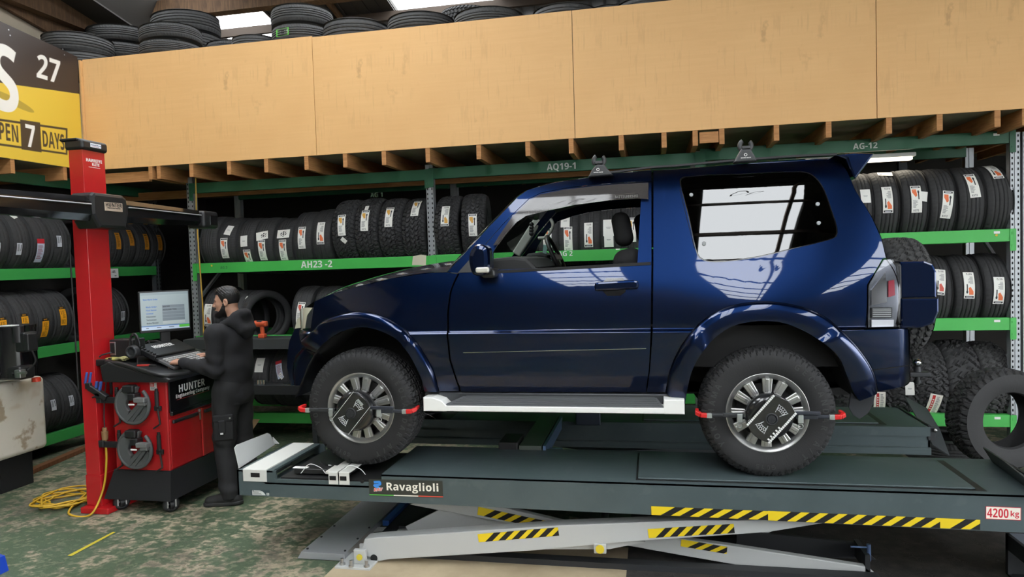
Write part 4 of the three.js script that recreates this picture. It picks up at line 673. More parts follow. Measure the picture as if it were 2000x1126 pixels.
  // roof rack feet
  for (const [pts, tx, ty] of [[[[1150, 346], [1156, 334], [1166, 322], [1180, 322], [1190, 334], [1198, 342]], 1170, 320], [[[1432, 318], [1440, 304], [1447, 292], [1464, 292], [1473, 306], [1477, 315]], 1456, 291]]) {
    for (const s of [1, -1]) { const zz = ZC + .6, q = pts.map(([a, b]) => { const p = at(a, b, zz); return [p.x, p.y]; }); const r0 = at(tx, ty, zz); const foot = G(ext(q, .09, .01).translate(0, 0, zz - .05), ...[-1, 1].map((k) => new THREE.TorusGeometry(.034, .014, 8, 14, 1.7).rotateZ(k > 0 ? -.9 : 2.1).translate(r0.x, r0.y + .02, zz)), bx(.05, .02, .09, r0.x, r0.y + .005, zz, .005)); add('roof_rack_foot', s > 0 ? foot : mirror(foot), mat([.045, .047, .05], .4)); if (s > 0) add('foot_emblem', [new THREE.TorusGeometry(.008, .002, 6, 16).translate(r0.x - .005, r0.y - .04, zz + .041), textGeo('RHINO-RACK', .007, .001).translate(r0.x - .003, r0.y - .058, zz + .041)], M.paper); }
  }
  { const P = S([[1165, 342], [1273, 330], [1320, 327], [1442, 316], [1543, 309], [1625, 306]]), gs = []; for (let i = 1; i < P.length; i++) gs.push(bar(V(...P[i - 1], ZC + .6), V(...P[i], ZC + .6), .03, .012)); both('roof_moulding', G(gs), M.blackSatin); }

  // ---- wheels
  const wheelRubber = mat([.016, .016, .017], .72, 0, { bumpMap: bumpFine, bumpScale: .0006 }), R = .388, WT = .265, rimM = mat([.55, .55, .54], .34, .9), pocket = mat([.1, .1, .1], .35, .8);
  const tg = tyreGeo({ R, W: WT, rim: .222, Nu: 480, round: .04, crown: .006, ...blocky(60, [-.78, -.48, -.16, .16, .48, .78], .05, .035, .24, .009, 56), crisp: .7 });
  const letters = (str, a0, step, size, r) => { const gs = []; [...str].forEach((ch, i) => { if (ch === ' ') return; const g = textGeo(ch, size, .003); const a = a0 - i * step; g.applyMatrix4(new THREE.Matrix4().makeRotationZ(a - Math.PI / 2).setPosition(Math.cos(a) * r, Math.sin(a) * r, WT * .4945)); gs.push(g); }); return G(gs); };
  const rim = lathe([[.155, .0], [.195, .01], [.196, .078], [.203, .1], [.222, .108], [.23, .113], [.236, .112], [.239, .102], [.232, .09], [.222, .06], [.212, .03], [.21, -.11]], 72).rotateX(Math.PI / 2);
  const spoke = () => { const s = ext([[-.026, .07], [-.025, .13], [-.031, .207], [.031, .207], [.025, .13], [.026, .07]], .02, .005).translate(0, 0, .08); const rib = ext([[-.012, .08], [-.01, .2], [.01, .2], [.012, .08]], .014, .003).translate(0, 0, .094); return G(s, rib); };
  for (const side of [1, -1]) for (const [k, x] of [[0, HX[0]], [1, HX[1]]]) {
    const wh = new THREE.Group(); wh.name = 'wheel'; car.add(wh); wh.position.set(x + .63, HUBY - DECK, side * (.914 - WT / 2)); if (side < 0) wh.rotation.y = Math.PI; if (!k) wh.rotation.y += side * -.0;
    obj('tyre', tg.__r ??= tg.clone().rotateY(Math.PI / 2), wheelRubber, wh);
    if (side > 0) obj('sidewall_lettering', [letters('YOKOHAMA', k ? 3.75 : 3.45, .16, .034, .318), letters('GEOLANDAR A/T', k ? 1.02 : .72, .16, .034, .318), letters('G015', k ? 4.8 : 4.43, .095, .026, .318)], mat([.035, .035, .036], .6), wh);
    obj('rim', rim, rimM, wh);
    obj('brake_disc', [cy(.165, .165, .02, 'z', 0, 0, .01, 40), cy(.205, .205, .01, 'z', 0, 0, -.09, 40)], mat([.05, .05, .05], .6, .3), wh);
    if (side > 0) for (let i = 0; i < 12; i++) { const a = i * Math.PI / 6 + (i % 2 ? .03 : -.03) + (k ? .0 : .26); const sg = obj('spoke', (car.userData.sg ??= spoke()), i % 2 ? rimM : rimM, wh); sg.rotation.z = a; }
    delete car.userData.sg;
    obj('hub', [cy(.085, .095, .03, 'z', 0, 0, .08, 32), cy(.04, .045, .03, 'z', 0, 0, .1, 24)], pocket, wh);
  }
}
// alignment targets clamped to both wheels
{
  const clampB = mat([.014, .014, .015], .22, 0, { clearcoat: .8 }), redT = mat([.6, .02, .02], .35), alu = mat([.42, .45, .43], .4, .5);
  for (const [k, x, lab] of [[0, HX[0], 'black round alignment target clamped to the front wheel, white line print on its face'], [1, HX[1], 'black alignment target clamped to the rear wheel, two white dotted strips on its face']]) {
    const z0 = ZC + .914, t = thing('wheel_target', lab, 'wheel clamp', [x, HUBY, z0 + .012], 0, 'alignment targets on the wheels');
    obj('drum', lathe([[0, .085], [.1, .085], [.125, .07], [.135, .03], [.135, -.01], [.1, -.02]], 48).rotateX(Math.PI / 2), clampB, t);
    const ang = .86, dx = k ? 0 : 0, face = []; // disc cut by two parallel chords
    const rF = .135, hw = .084; for (let i = 0; i <= 40; i++) { const a = i / 40 * Math.PI * 2, c = Math.cos(a) * rF, s = Math.sin(a) * rF; face.push([Math.max(-hw, Math.min(hw, c)), s]); }
    const plate = obj('target_plate', ext(face.slice(0, -1), .022, .004).translate(0, 0, .098), clampB, t); plate.rotation.z = -(Math.PI / 2 - ang) ; plate.position.set(dx, 0, 0);
    obj('hub_cap', [new THREE.TorusGeometry(.03, .005, 8, 32).translate(0, 0, .121), cy(.022, .026, .012, 'z', 0, 0, .122), bx(.044, .006, .004, 0, 0, .129), bx(.006, .044, .004, 0, 0, .129)], M.darkSteel, t);
    const pm = M.white, pg = [];
    if (k) { for (const s of [-1, 1]) for (let i = 0; i < 18; i++) pg.push(bx(.012, .0105, .002, s * (hw - .008) , -.11 + i * .0128, .1205)); for (let i = 0; i < 5; i++) pg.push(bx(.012, .009, .002, hw - .022, -.1 + i * .022, .1205)); const g = obj('dotted_strip', pg, pm, plate); }
    else { const gs = []; for (const s of [-1, 1]) gs.push(bx(.002, .24, .002, s * (hw - .012), 0, .1205)); obj('edge_line', gs, pm, plate); }
    const pr = []; for (const a0 of [.35, 3.5]) for (let r = 0; r < 3; r++) { pr.push(new THREE.TorusGeometry(.062 + r * .014, .0012, 4, 24, .75).rotateZ(a0).translate(0, 0, .1208)); } for (const a0 of [.35, 1.1, 3.5, 4.25]) pr.push(bx(.05, .0024, .002, .07, 0, .1208).rotateZ(a0)); for (let i = 0; i < 9; i++) for (const a0 of [.4, 3.55]) pr.push(bx(.009, .003, .002, .069 + (i % 2) * .014, 0, .1208).rotateZ(a0 + i * .08)); obj('face_print', pr, mat([.6, .6, .6], .5), t);
    for (const s of [-1, 1]) {
      const l = s < 0; const arm = obj('clamp_arm', [bx(.12, .024, .022, s * .2, l ? .004 : 0, .05, .005), bx(.16, .02, .02, s * .29, l ? .004 : .002, .05, .006), ...(l ? [] : [bx(.16, .02, .018, .19, .026, .07, .004)])], l ? M.darkSteel : mat([.05, .055, .07], .35, .4), t);
      obj('slider', [bx(.03, .05, .03, s * .165, -.01, .055, .004), new THREE.TorusGeometry(.014, .003, 6, 18).translate(s * .165, -.055, .055), bx(.03, .028, .024, s * .335, 0, .05, .003)], alu, t);
      obj('red_tip', [bar(V(s * .345, 0, .05), V(s * .385, .003, .05), .026, .028, .006), bar(V(s * .38, .002, .05), V(s * .405, .012, .03), .026, .026, .006), bar(V(s * .403, .012, .03), V(s * .398, .014, -.04), .02, .02, .005)], redT, t);
    }
    if (!k) obj('level_window', [bx(.05, .018, .004, .028, .085, .122, .003)].map((g) => g.rotateZ(-.8).translate(-.015, .03, 0)), alu, t);
  }
}
// ---------- the alignment lift: two runways on scissor arms
{
  const lift = thing('alignment_lift', 'dark grey drive-on alignment lift with two runways and light grey scissor arms', 'car lift', [-.4, 0, -5.2]);
  const dgT = dataTex(256, (i, j) => { const a = nA[(j * 2) * 512 + i * 2], s = smooth(.66, .74, nB[(j * 2) * 512 + i * 2]); return mixc(mixc([70, 82, 84], [86, 98, 100], a), [128, 136, 134], s * .1); });
  const dg = new THREE.MeshStandardMaterial({ map: dgT, roughness: .42, metalness: .1 }), lg = mat([.46, .47, .46], .45), wht = mat([.62, .62, .58], .5), blk = mat([.016, .016, .016], .5), blueM = mat([.03, .1, .32], .4);
  const add = (n, g, m, l) => wobj(n, g, m, lift, l);
  const XL = at(463, 930, -4.1).x, XR = 2.09, D = DECK;
  // near runway: deck plate, side channel deeper towards the rear
  const NZ = -4.1, FZ = -4.78;
  const sideLow = (x) => lerp(at(463.7, 966, NZ).y, at(1964, 1038, NZ).y, (x - at(463.7, 966, NZ).x) / (at(1964, 1038, NZ).x - at(463.7, 966, NZ).x));
  const runway = (z0, z1, near) => {
    const lo = near ? [[XL, sideLow(XL)], [XR, sideLow(XR)]] : [[XL + .02, .445], [1.99, .445]], xr = lo[1][0];
    const deckX = XL + 1.02;                       // front of the plain deck; the turnplate bay lies ahead of it
    const g = [bb(deckX, xr, D - .012, D, z0, z1), ext([[lo[0][0], lo[0][1]], [xr, lo[1][1]], [xr, D - .001], [deckX, D - .001], [deckX, D - .055], [XL + .285, D - .055], [XL + .285, D - .001], [lo[0][0], D - .001]], .012).translate(0, 0, z1 - .012), ext([[lo[0][0], lo[0][1]], [xr, lo[1][1]], [xr, D - .001], [deckX, D - .001], [deckX, D - .055], [XL + .3, D - .055], [XL + .3, D - .001], [lo[0][0], D - .001]], .012).translate(0, 0, z0)];
    g.push(bb(XL, XL + .26, D - .012, D, z0, z1), bb(XL + .2, deckX, D - .09, D - .078, z0, z1), bb(XL, XL + .012, lo[0][1], D, z0, z1), bb(xr - .012, xr, lo[1][1], D, z0, z1));
    if (!near) g.push(bb(XL, xr, .44, .452, z1 - .04, z1 + .02), bb(XL, xr, .535, D, z1, z1 + .014));
    add('runway', g.map((q) => uvBox(q, .6)), dg);
  };
  runway(FZ, NZ, true); runway(-6.3, -5.62, false);
  add('lower_flange', [bb(XL, 1.99, .40, .448, -5.63, -5.59)], dg);
  for (const [z0, z1] of [[FZ, NZ], [-6.3, -5.62]]) {
    // rear slip plate lying in its recess
    const a = z1 === NZ ? -.115 : -.1, r1 = z1 === NZ ? 1.7 : 1.66;
    add('slip_plate_recess', bb(a - .012, r1 + .05, D - .002, D + .0012, z0 + .055, z1 - .045), blk);
    add('slip_plate', uvBox(bb(a, r1, D + .001, D + .011, z0 + .07, z1 - .065, .004), .6), dg);
    // front turnplate with its white bridge bars
    const tb = XL + .55; add('turnplate_bay', bb(XL + .3, XL + 1.0, D - .075, D - .05, z0 + .02, z1 - .03), blk);
    add('turnplate', [bb(tb - .18, tb + .22, D - .04, D - .006, z0 + .1, z1 - .08, .006), cy(.2, .2, .012, 'y', tb + .1, D - .0, (z0 + z1) / 2, 48)], mat([.04, .04, .04], .35, .5));
    add('turnplate_pins', [0, 1].map((k) => tube([[tb - .12 + k * .28, D - .03, z1 - .06], [tb - .06 + k * .28, D + .03, z1 - .07], [tb + .0 + k * .28, D + .0, z1 - .1], [tb + .06 + k * .28, D - .02, z1 - .05]], .0025, 20, 6)).concat([bx(.1, .004, .035, tb - .14, D - .003, z1 - .1), bx(.09, .004, .03, tb + .08, D + .003, z1 - .16)]), M.paper);
  }
  const bridge = (pa, pb, ph, nameL) => { // white folded bar across the runway with a slotted front face
    const a = onFloor(...pa, D + .004), b = onFloor(...pb, D + .004), x0 = a.x, x1 = b.x, slots = [];
    const o = ext([[x0, D - .075], [x1, D - .075], [x1, D + .006], [x0, D + .006]], .008, .003, ).translate(0, 0, NZ - .002);
    return add('bridge_bar', [o, bb(x0, x1, D - .002, D + .008, FZ + .02, NZ + .002, .002)], wht);
  };
  bridge([482, 912], [530, 912]); add('bar_slot', bx(.065, .028, .004, onFloor(506, 914, D).x, D - .03, NZ + .0055), M.slot);
  bridge([654, 913], [672.5, 913]); bridge([675, 913], [694, 914]); add('bar_slot', [bx(.045, .028, .004, onFloor(663, 914, D).x, D - .033, NZ + .0055)], M.slot); add('bar_slot', [bx(.045, .028, .004, onFloor(684, 914, D).x, D - .033, NZ + .0055)], M.slot);
  add('bridge_bar', bb(onFloor(645, 915, D).x, onFloor(651, 915, D).x, D - .012, D + .004, FZ + .05, NZ - .01), wht);
  // wheel stop flap at the front, ramps flaps at the rear
  {
    const tri3 = (name, pts, zs, m) => { const v = pts.map(([a, b], i) => at(a, b, zs[i] ?? -4.5)); const n0 = v[1].clone().sub(v[0]).cross(v[2].clone().sub(v[0])).normalize(); for (let i = 3; i < v.length; i++) { const d = ray(...pts[i]), e = V(0, EYE, 0); v[i].copy(d.multiplyScalar(n0.dot(v[0].clone().sub(e)) / n0.dot(d)).add(e)); } const n = n0.clone().multiplyScalar(n0.z < 0 ? .008 : -.008); const A = v, B = v.map((p) => p.clone().add(n)); const pos = [], f = (...t) => t.forEach((p) => pos.push(p.x, p.y, p.z)); for (let i = 1; i < v.length - 1; i++) { f(A[0], A[i + 1], A[i]); f(B[0], B[i], B[i + 1]); } for (let i = 0; i < v.length; i++) { const j = (i + 1) % v.length; f(A[i], A[j], B[j]); f(A[i], B[j], B[i]); } const g = new THREE.BufferGeometry(); g.setAttribute('position', new THREE.Float32BufferAttribute(pos, 3)); g.computeVertexNormals(); add(name, g, m); };
    const fm = mat([.07, .078, .082], .45, .3);
    tri3('wheel_stop', [[457, 874], [466, 914], [535, 868], [526, 848], [520, 845.5], [462, 868]], [-4.15, -4.13, -4.72], lg); add('stop_bracket', ext([[0, 0], [.05, 0], [0, .05]], .006).translate(at(535, 868, -4.74).x - .01, D, -4.75), lg);
    tri3('ramp_flap', [[1766, 772], [1822, 868], [1855, 889], [1836, 838], [1811, 797]], [-6.25, -5.62, -5.56], fm);
    tri3('ramp_flap', [[1922, 872], [1946, 909], [2020, 968], [2050, 985], [2050, 965], [2000, 928], [1962, 898]], [-4.76, -4.72, -4.2], fm);
    add('flap_hinge', [rod(V(2.1, D - .01, -4.74), V(2.1, D - .01, -4.14), .014), bx(.02, .05, .06, 2.09, D - .02, -4.7), bx(.02, .05, .06, 2.09, D - .02, -4.2)], M.darkSteel); add('flap_hinge', [rod(V(2.0, D - .01, -6.26), V(2.0, D - .01, -5.66), .014), bx(.05, .1, .02, 2.0, D - .05, -5.62, .004)], M.darkSteel); add('flap_bolt', new THREE.SphereGeometry(.016, 16, 10).translate(2.02, D - .02, -5.6), M.steel);
  }
  // jack beam sliding between the runways
  { const a = onFloor(1008, 806, D), b = onFloor(960, 866, D); const x0 = -.86; add('jack_beam', [bb(x0 - .09, x0 + .07, D - .03, D + .03, -5.66, -4.74, .004)], mat([.1, .12, .1], .4, .2)); add('jack_beam_side', [bb(x0 + .08, x0 + .1, D - .06, D + .03, -5.66, -4.74), bb(x0 + .1, x0 + .2, D - .1, D - .02, -4.9, -4.76, .01)], mat([.12, .19, .32], .35, .3)); add('jack_slider', bb(x0 - .24, x0 - .1, D - .05, D + .05, -5.0, -4.74, .01), blk); add('jack_plate', bb(x0 + .22, x0 + .42, D - .02, D + .13, -5.6, -5.57, .01), mat([.05, .065, .09], .4)); }
  add('blue_caliper', [bb(-1.42, -1.27, .3, .36, -5.45, -5.3, .01), bb(-1.46, -1.24, .29, .305, -5.47, -5.28)], blueM); add('track_cover', bb(-1.75, -.95, .27, .285, -5.6, -5.2), mat([.35, .33, .28], .7));
  // scissor arms
  const HT = canvasTex(512, 64, (x, w, h) => { x.fillStyle = '#e3c51c'; x.fillRect(0, 0, w, h); x.fillStyle = '#141414'; for (let i = 0; i < 9; i++) { const a = 28 + i * 57; x.beginPath(); x.moveTo(a, h); x.lineTo(a + 30, h); x.lineTo(a + 30 + 44, 0); x.lineTo(a + 44, 0); x.fill(); } });
  HT.wrapS = THREE.RepeatWrapping; const hazM = new THREE.MeshStandardMaterial({ map: HT, roughness: .5 });
  const strip = (p, q, h, z, rep = 1, parentName = 'hazard_tape', d = .002) => { const L = Math.hypot(q.x - p.x, q.y - p.y), g = new THREE.PlaneGeometry(L, h); const U = g.attributes.uv; for (let i = 0; i < U.count; i++) U.setX(i, U.getX(i) * rep); g.rotateZ(Math.atan2(q.y - p.y, q.x - p.x)).translate((p.x + q.x) / 2, (p.y + q.y) / 2, z + d); return g; };
  const AZ = -4.16, P = (a, b, z = AZ) => { const p = at(a, b, z); return [p.x, Math.max(.012, p.y)]; };
  const armA = [P(703, 1080), P(712, 1052), P(738, 1049), P(1100, 1025), P(1340, 1016), P(1650, 1014), P(1500, 1039), P(1240, 1057), P(1040, 1075), P(760, 1092), P(740, 1100)];
  add('scissor_arm', ext(armA, .1, .006).translate(0, 0, AZ - .1), lg);
  add('arm_pivot_hole', cy(.024, .024, .004, 'z', ...P(730.5, 1089), AZ + .0015), M.slot);
  { const B = -4.36, arm = [P(820, 975, B), P(980, 990, B), P(1140, 1028, B), P(1330, 1052, B), P(1420, 1064, B), P(1690, 1106, B), P(1704, 1116, B), P(1712, 1160, B), P(1480, 1116, B), P(1330, 1084, B), P(1150, 1052, B), P(930, 1010, B), P(800, 985, B)]; 
    add('scissor_arm', ext(arm, .05, .006).translate(0, 0, B - .05), lg);
    add('arm_channel', [ext([P(1440, 1040, B - .2), P(1560, 1050, B - .2), P(1672, 1062, B - .2), P(1714, 1118, B - .2), P(1440, 1096, B - .2)], .02).translate(0, 0, B - .24), bb(P(1690, 1100, B)[0], P(1700, 1100, B)[0], .03, .13, B - .24, B)], M.darkSteel);
    add('cylinder_plate', ext([P(790, 1030, B - .02), P(880, 985, B - .02), P(960, 990, B - .02), P(1050, 1020, B - .02), P(1000, 1040, B - .02), P(870, 1042, B - .02), P(800, 1045, B - .02)], .02).translate(0, 0, B - .06), lg);
    add('hydraulic_cylinder', [rod(V(...P(860, 1040, B - .1), B - .1), V(...P(990, 1008, B - .1), B - .1), .04), rod(V(...P(790, 1052, B - .1), B - .1), V(...P(870, 1036, B - .1), B - .1), .02)], blk);
    const t1 = strip(V(...P(933, 997, B + .004), 0), V(...P(1075, 1027, B + .004), 0), .055, B, .6); add('hazard_tape', t1, hazM); add('hazard_tape', strip(V(...P(1330, 1059, B), 0), V(...P(1420, 1074, B), 0), .045, B, .36), hazM); }
  add('scissor_arm', ext([P(715, 1090, -4.6), P(712, 1062, -4.6), P(1560, 1016, -4.6), P(1500, 1044, -4.6), P(760, 1095, -4.6)], .08, .005).translate(0, 0, -4.7), lg);
  add('cross_tube', rod(V(P(1170, 1050)[0], .2, -4.7), V(P(1170, 1050)[0], .2, -4.2), .03), M.darkSteel);
  add('arm_lug', [bx(.075, .06, .03, ...P(1172, 1070), AZ - .005, .006), ext([P(1110, 1068), P(1235, 1058), P(1260, 1062), P(1190, 1076), P(1030, 1076)], .02, .003).translate(0, 0, AZ - .05)], lg); add('pivot_cap', cy(.026, .026, .012, 'z', ...P(1172, 1070), AZ + .012), mat([.65, .5, .03], .4));
  add('hazard_tape', strip(V(...P(934, 1050), 0), V(...P(1091, 1037), 0), .052, AZ, .67), hazM); add('hazard_tape', strip(V(...P(1266, 1041), 0), V(...P(1434, 1031), 0), .055, AZ, .67), hazM);
  { const p = V(...P(1272, 996, NZ), 0), q = V(...P(1500, 1006, NZ), 0), r = V(...P(1914, 1024, NZ), 0); add('hazard_tape', strip(p, q, .052, NZ, .67), hazM); add('hazard_tape', strip(q, r, .055, NZ, 1.22), hazM); }
  // floor foot with bolts, and the grey hose cover running under the car
  { const c = onFloor(700, 1100, .02); add('floor_foot', [bb(c.x - .14, c.x + .1, 0, .018, -4.26, -4.04, .004), bb(c.x - .03, c.x + .05, .018, .11, -4.12, -4.09, .004), bb(c.x - .03, c.x + .05, .018, .11, -4.2, -4.18, .004)], lg); add('foot_cap', cy(.02, .02, .006, 'z', c.x + .012, .065, -4.086), mat([.6, .5, .05], .5)); add('anchor_bolt', [[-.1, -4.07], [-.03, -4.05], [.07, -4.06]].map(([x, z]) => G(cy(.011, .011, .05, 'y', c.x + x, .035, z, 8), cy(.018, .018, .014, 'y', c.x + x, .025, z, 6))), M.steel);
    const h = c.x - .24; add('hose_cover', [ext([[h - .22, .004], [h - .19, .05], [h + .12, .05], [h + .12, .004]], 1.6, .003).translate(0, 0, -5.75)], mat([.36, .37, .38], .35, .3)); add('cover_screw', [-4.2, -4.4, -4.6].flatMap((z) => [-.17, .1].map((x) => cy(.008, .008, .006, 'y', h + x, .053, z, 8))), M.darkSteel);
    add('hose_cover_edge', bb(h + .14, h + .19, .01, .05, -5.75, -4.75), blueM); add('base_rail', [bb(h + .2, h + .5, .0, .03, -5.7, -4.5), bb(h + .3, 1.2, 0, .05, -4.72, -4.66), bb(h + .45, 1.25, .0, .04, -4.34, -4.26)], M.darkSteel); }
  // far scissor silhouettes
  add('scissor_arm', ext([[-1.9, .06], [-1.88, .16], [1.0, .43], [1.0, .34]], .08, .005).translate(0, 0, -5.9), mat([.12, .13, .14], .5)); add('scissor_arm', ext([[-1.6, .36], [-1.6, .43], [1.2, .14], [1.2, .05]], .08, .005).translate(0, 0, -6.1), mat([.12, .13, .14], .5));
  // small release lever at the rear
  { const p = P(1690, 1083, -4.36); add('release_lever', [cy(.012, .012, .1, 'y', p[0] + .03, p[1], -4.4), rod(V(p[0] - .07, p[1] + .03, -4.4), V(p[0] + .03, p[1] + .03, -4.4), .006)], mat([.1, .16, .3], .4, .3)); }
  // printed signs on the near side plate
  const decal = (name, x0, y0, x1, y1, tex) => { const a = at(x0, y1, NZ), b = at(x1, y0, NZ); const g = new THREE.PlaneGeometry(b.x - a.x, b.y - a.y).translate((a.x + b.x) / 2, (a.y + b.y) / 2, NZ + .0015); add(name, g, tex); };
  const slope = (name, l, r, h, tex) => { const a = at(...l, NZ), b = at(...r, NZ), L = b.x - a.x; const g = new THREE.PlaneGeometry(L, h).rotateZ(Math.atan2(b.y - a.y, L)).translate((a.x + b.x) / 2, (a.y + b.y) / 2, NZ + .0015); add(name, g, tex); };
  slope('maker_sign', [721, 951], [865, 955], .108, decalMat(640, 164, (x, w, h) => {
    x.fillStyle = '#33352f'; x.fillRect(0, 0, w, h); x.fillStyle = '#e9e5d8'; x.font = 'bold 96px sans-serif'; x.save(); x.translate(146, 104); x.scale(464 / x.measureText('Ravaglioli').width, 1.08); x.fillText('Ravaglioli', 0, 0); x.restore();
    x.strokeStyle = '#3a86d8'; x.lineWidth = 24; x.lineJoin = 'round'; x.beginPath(); x.moveTo(44, 30); x.lineTo(92, 26); x.quadraticCurveTo(112, 52, 70, 58); x.lineTo(50, 62); x.lineTo(98, 92); x.stroke(); x.fillStyle = '#d2382c'; x.font = 'bold italic 40px sans-serif'; x.strokeStyle = '#eee'; x.lineWidth = 5; x.save(); x.translate(40, 120); x.rotate(-.12); x.strokeText('RAV', 0, 0); x.fillText('RAV', 0, 0); x.restore();
    x.fillStyle = '#58b44a'; x.fillRect(0, 148, 214, 10); x.fillStyle = '#e6e2d6'; x.fillRect(214, 148, 213, 10); x.fillStyle = '#cf4a3a'; x.fillRect(427, 148, 213, 10);
  }));
  slope('load_sign', [1925, 1000], [1994, 1003], .07, decalMat(256, 92, (x, w, h) => { x.fillStyle = '#c9303a'; x.fillRect(0, 0, w, h); x.fillStyle = '#e8e0d2'; x.fillRect(4, 4, w - 8, h - 8); x.fillStyle = '#c91f2e'; x.font = 'bold 78px sans-serif'; x.save(); x.translate(10, 78); x.scale(158 / x.measureText('4200').width, 1.12); x.fillText('4200', 0, 0); x.restore(); x.font = 'bold 54px sans-serif'; x.save(); x.translate(176, 66); x.scale(68 / x.measureText('kg').width, 1); x.fillText('kg', 0, 0); x.restore(); }));
  slope('serial_label', [490, 961], [527, 962], .036, decalMat(256, 88, (x, w, h) => { x.fillStyle = '#38464a'; x.fillRect(0, 0, w, h); x.fillStyle = '#c9cdca'; x.beginPath(); x.moveTo(20, 6); x.lineTo(120, 6); x.quadraticCurveTo(180, 20, 200, 84); x.lineTo(20, 84); x.fill(); x.fillRect(212, 44, 36, 40); lines(x, 30, 150, 20, 76, 6, '#666'); lines(x, 216, 244, 50, 80, 5, '#666'); x.fillStyle = '#333'; x.fillRect(28, 10, 14, 14); }));
  add('side_hole', [cy(.013, .013, .003, 'z', ...P(707.5, 939, NZ), NZ + .0015), cy(.007, .007, .003, 'z', ...P(474, 919.5, NZ), NZ + .0015)], M.slot);
  // front foot wheel
  { const p = onFloor(484, 967, .0); }
  // drive-on step block at the rear of the near runway
  const st = thing('step_block', 'dark steel drive-on block with a speckled top at the rear of the lift', 'ramp', [2.3, 0, -3.9]);
  const q = onFloor(1964, 1120, 0), hgt = at(1964, 1040, q.z).y; wobj('side_frame', [bb(q.x, q.x + .02, hgt - .09, hgt, q.z, q.z + 1.3), bb(q.x, q.x + .02, 0, hgt, q.z, q.z + .03), bb(q.x, 2.9, 0, .012, q.z, q.z + 1.3)], mat([.03, .033, .036], .6), st); wobj('top_plate', bb(q.x + .02, 2.9, hgt - .02, hgt, q.z, q.z + 1.3), mat([.25, .28, .34], .6, .2, { bumpMap: bumpFine, bumpScale: .002 }), st); wobj('back_plate', bb(q.x + .02, 2.9, 0, hgt - .02, q.z, q.z + .02), mat([.03, .033, .036], .6), st);
}
// ---------- red camera tower
{
  const tw = thing('camera_tower', 'tall red alignment camera tower with a black cap and a long black camera boom', 'alignment tower');
  const base = onFloor(157, 991, 0); const x0 = onFloor(180, 968, 0).x; const zf = base.z + .06;
  const H = at(150, 290, zf).y, xa = at(149, 500, zf).x, xb = at(172, 500, zf).x; tw.position.set(xb - .07, 0, zf - .17); scene.updateMatrixWorld(true);
  const add = (n, g, m, l) => wobj(n, g, m, tw, l);
  add('column', [bb(xb - .13, xb, .05, H, zf - .23, zf, .004)], M.red);
  add('base_plate', [bb(xb - .15, xb + .11, 0, .05, zf - .3, zf + .06, .008), bb(xb - .135, xb + .008, .05, .3, zf - .235, zf + .005, .004)], M.red);
  add('cap', [bb(xb - .155, xb + .022, H - .01, H + .075, zf - .25, zf + .02, .025), bb(xb - .185, xb - .02, H + .06, H + .082, zf - .24, zf + .03, .01)], M.blackSatin);
  const dA = decalMat(160, 64, (x, w, h) => { x.fillStyle = '#dfe3ea'; x.fillRect(0, 0, w, h); x.fillStyle = '#2a3560'; x.font = 'bold 34px sans-serif'; x.fillText('HawkEye', 8, 38); x.fillStyle = '#b03040'; x.fillRect(14, 48, 110, 5); });
  add('cap_badge', bx(.002, .032, .11, xb + .023, H + .035, zf - .115), dA);
  add('column_print', [textGeo('HAWKEYE', .026, .001).rotateY(Math.PI / 2).translate(xb + .0005, H - .085, zf - .115), textGeo('ELITE', .022, .001).rotateY(Math.PI / 2).translate(xb + .0005, H - .115, zf - .13), bx(.001, .003, .12, xb + .0005, H - .14, zf - .115)], M.white);
  // pod and boom
  const py = at(224, 408, zf - .1).y, bz = zf - .12, bxX = xb + .04;
  const podS = [[-.2, .1], [-.17, .125], [.13, .125], [.17, .1], [.19, -.02], [.15, -.155], [-.13, -.155], [-.2, -.05]];
  add('pod', ext(podS, .22, .025).rotateY(Math.PI / 2).translate(bxX - .12, py, bz), M.blackSatin);
  add('logo_plate', bx(.006, .07, .19, bxX + .103, py + .02, bz - .015, .003), mat([.62, .5, .4], .35, .3));
  add('logo_text', [textGeo('HUNTER', .032, .001).rotateY(Math.PI / 2).translate(bxX + .1065, py + .036, bz - .015), textGeo('Engineering Company', .0095, .001).rotateY(Math.PI / 2).translate(bxX + .1065, py + .01, bz - .015)], M.black);
  const arm = (s, L) => { const sec = [[-.09, -.05], [-.085, .05], [-.04, .095], [.04, .095], [.085, .05], [.09, -.05], [.04, -.1], [-.04, -.1]]; const g = ext(sec, L, .01); const P = g.attributes.position; for (let i = 0; i < P.count; i++) { const t = P.getZ(i) / L, k = 1 - .25 * t; P.setX(i, P.getX(i) * k); P.setY(i, P.getY(i) * k + .0 * t); } g.computeVertexNormals(); if (s < 0) g.rotateY(Math.PI); return g.translate(bxX, py - .0, bz + s * .16); };
  add('boom_arm', arm(1, 1.5), M.blackGloss); add('boom_arm', arm(-1, 1.1), M.blackGloss);
  add('silver_line', [rod(V(bxX + .09, py + .03, bz + .2), V(bxX + .071, py + .024, bz + 1.6), .005), rod(V(bxX + .09, py + .03, bz - .2), V(bxX + .071, py + .024, bz - 1.2), .005)], mat([.6, .6, .66], .3, .5));
  add('camera_head', [bb(bxX - .1, bxX + .1, py - .1, py + .07, bz - 1.42, bz - 1.18, .03)], M.blackSatin); add('camera_lens', [bb(bxX + .092, bxX + .105, py - .07, py + .03, bz - 1.39, bz - 1.27, .006)], M.blackGloss);
  const c = at(157, 690, zf); add('hanging_rod', [rod(V(xb - .15, py - .2, zf + .02), V(xb - .14, 1.0, zf + .02), .006)], M.black); 
}
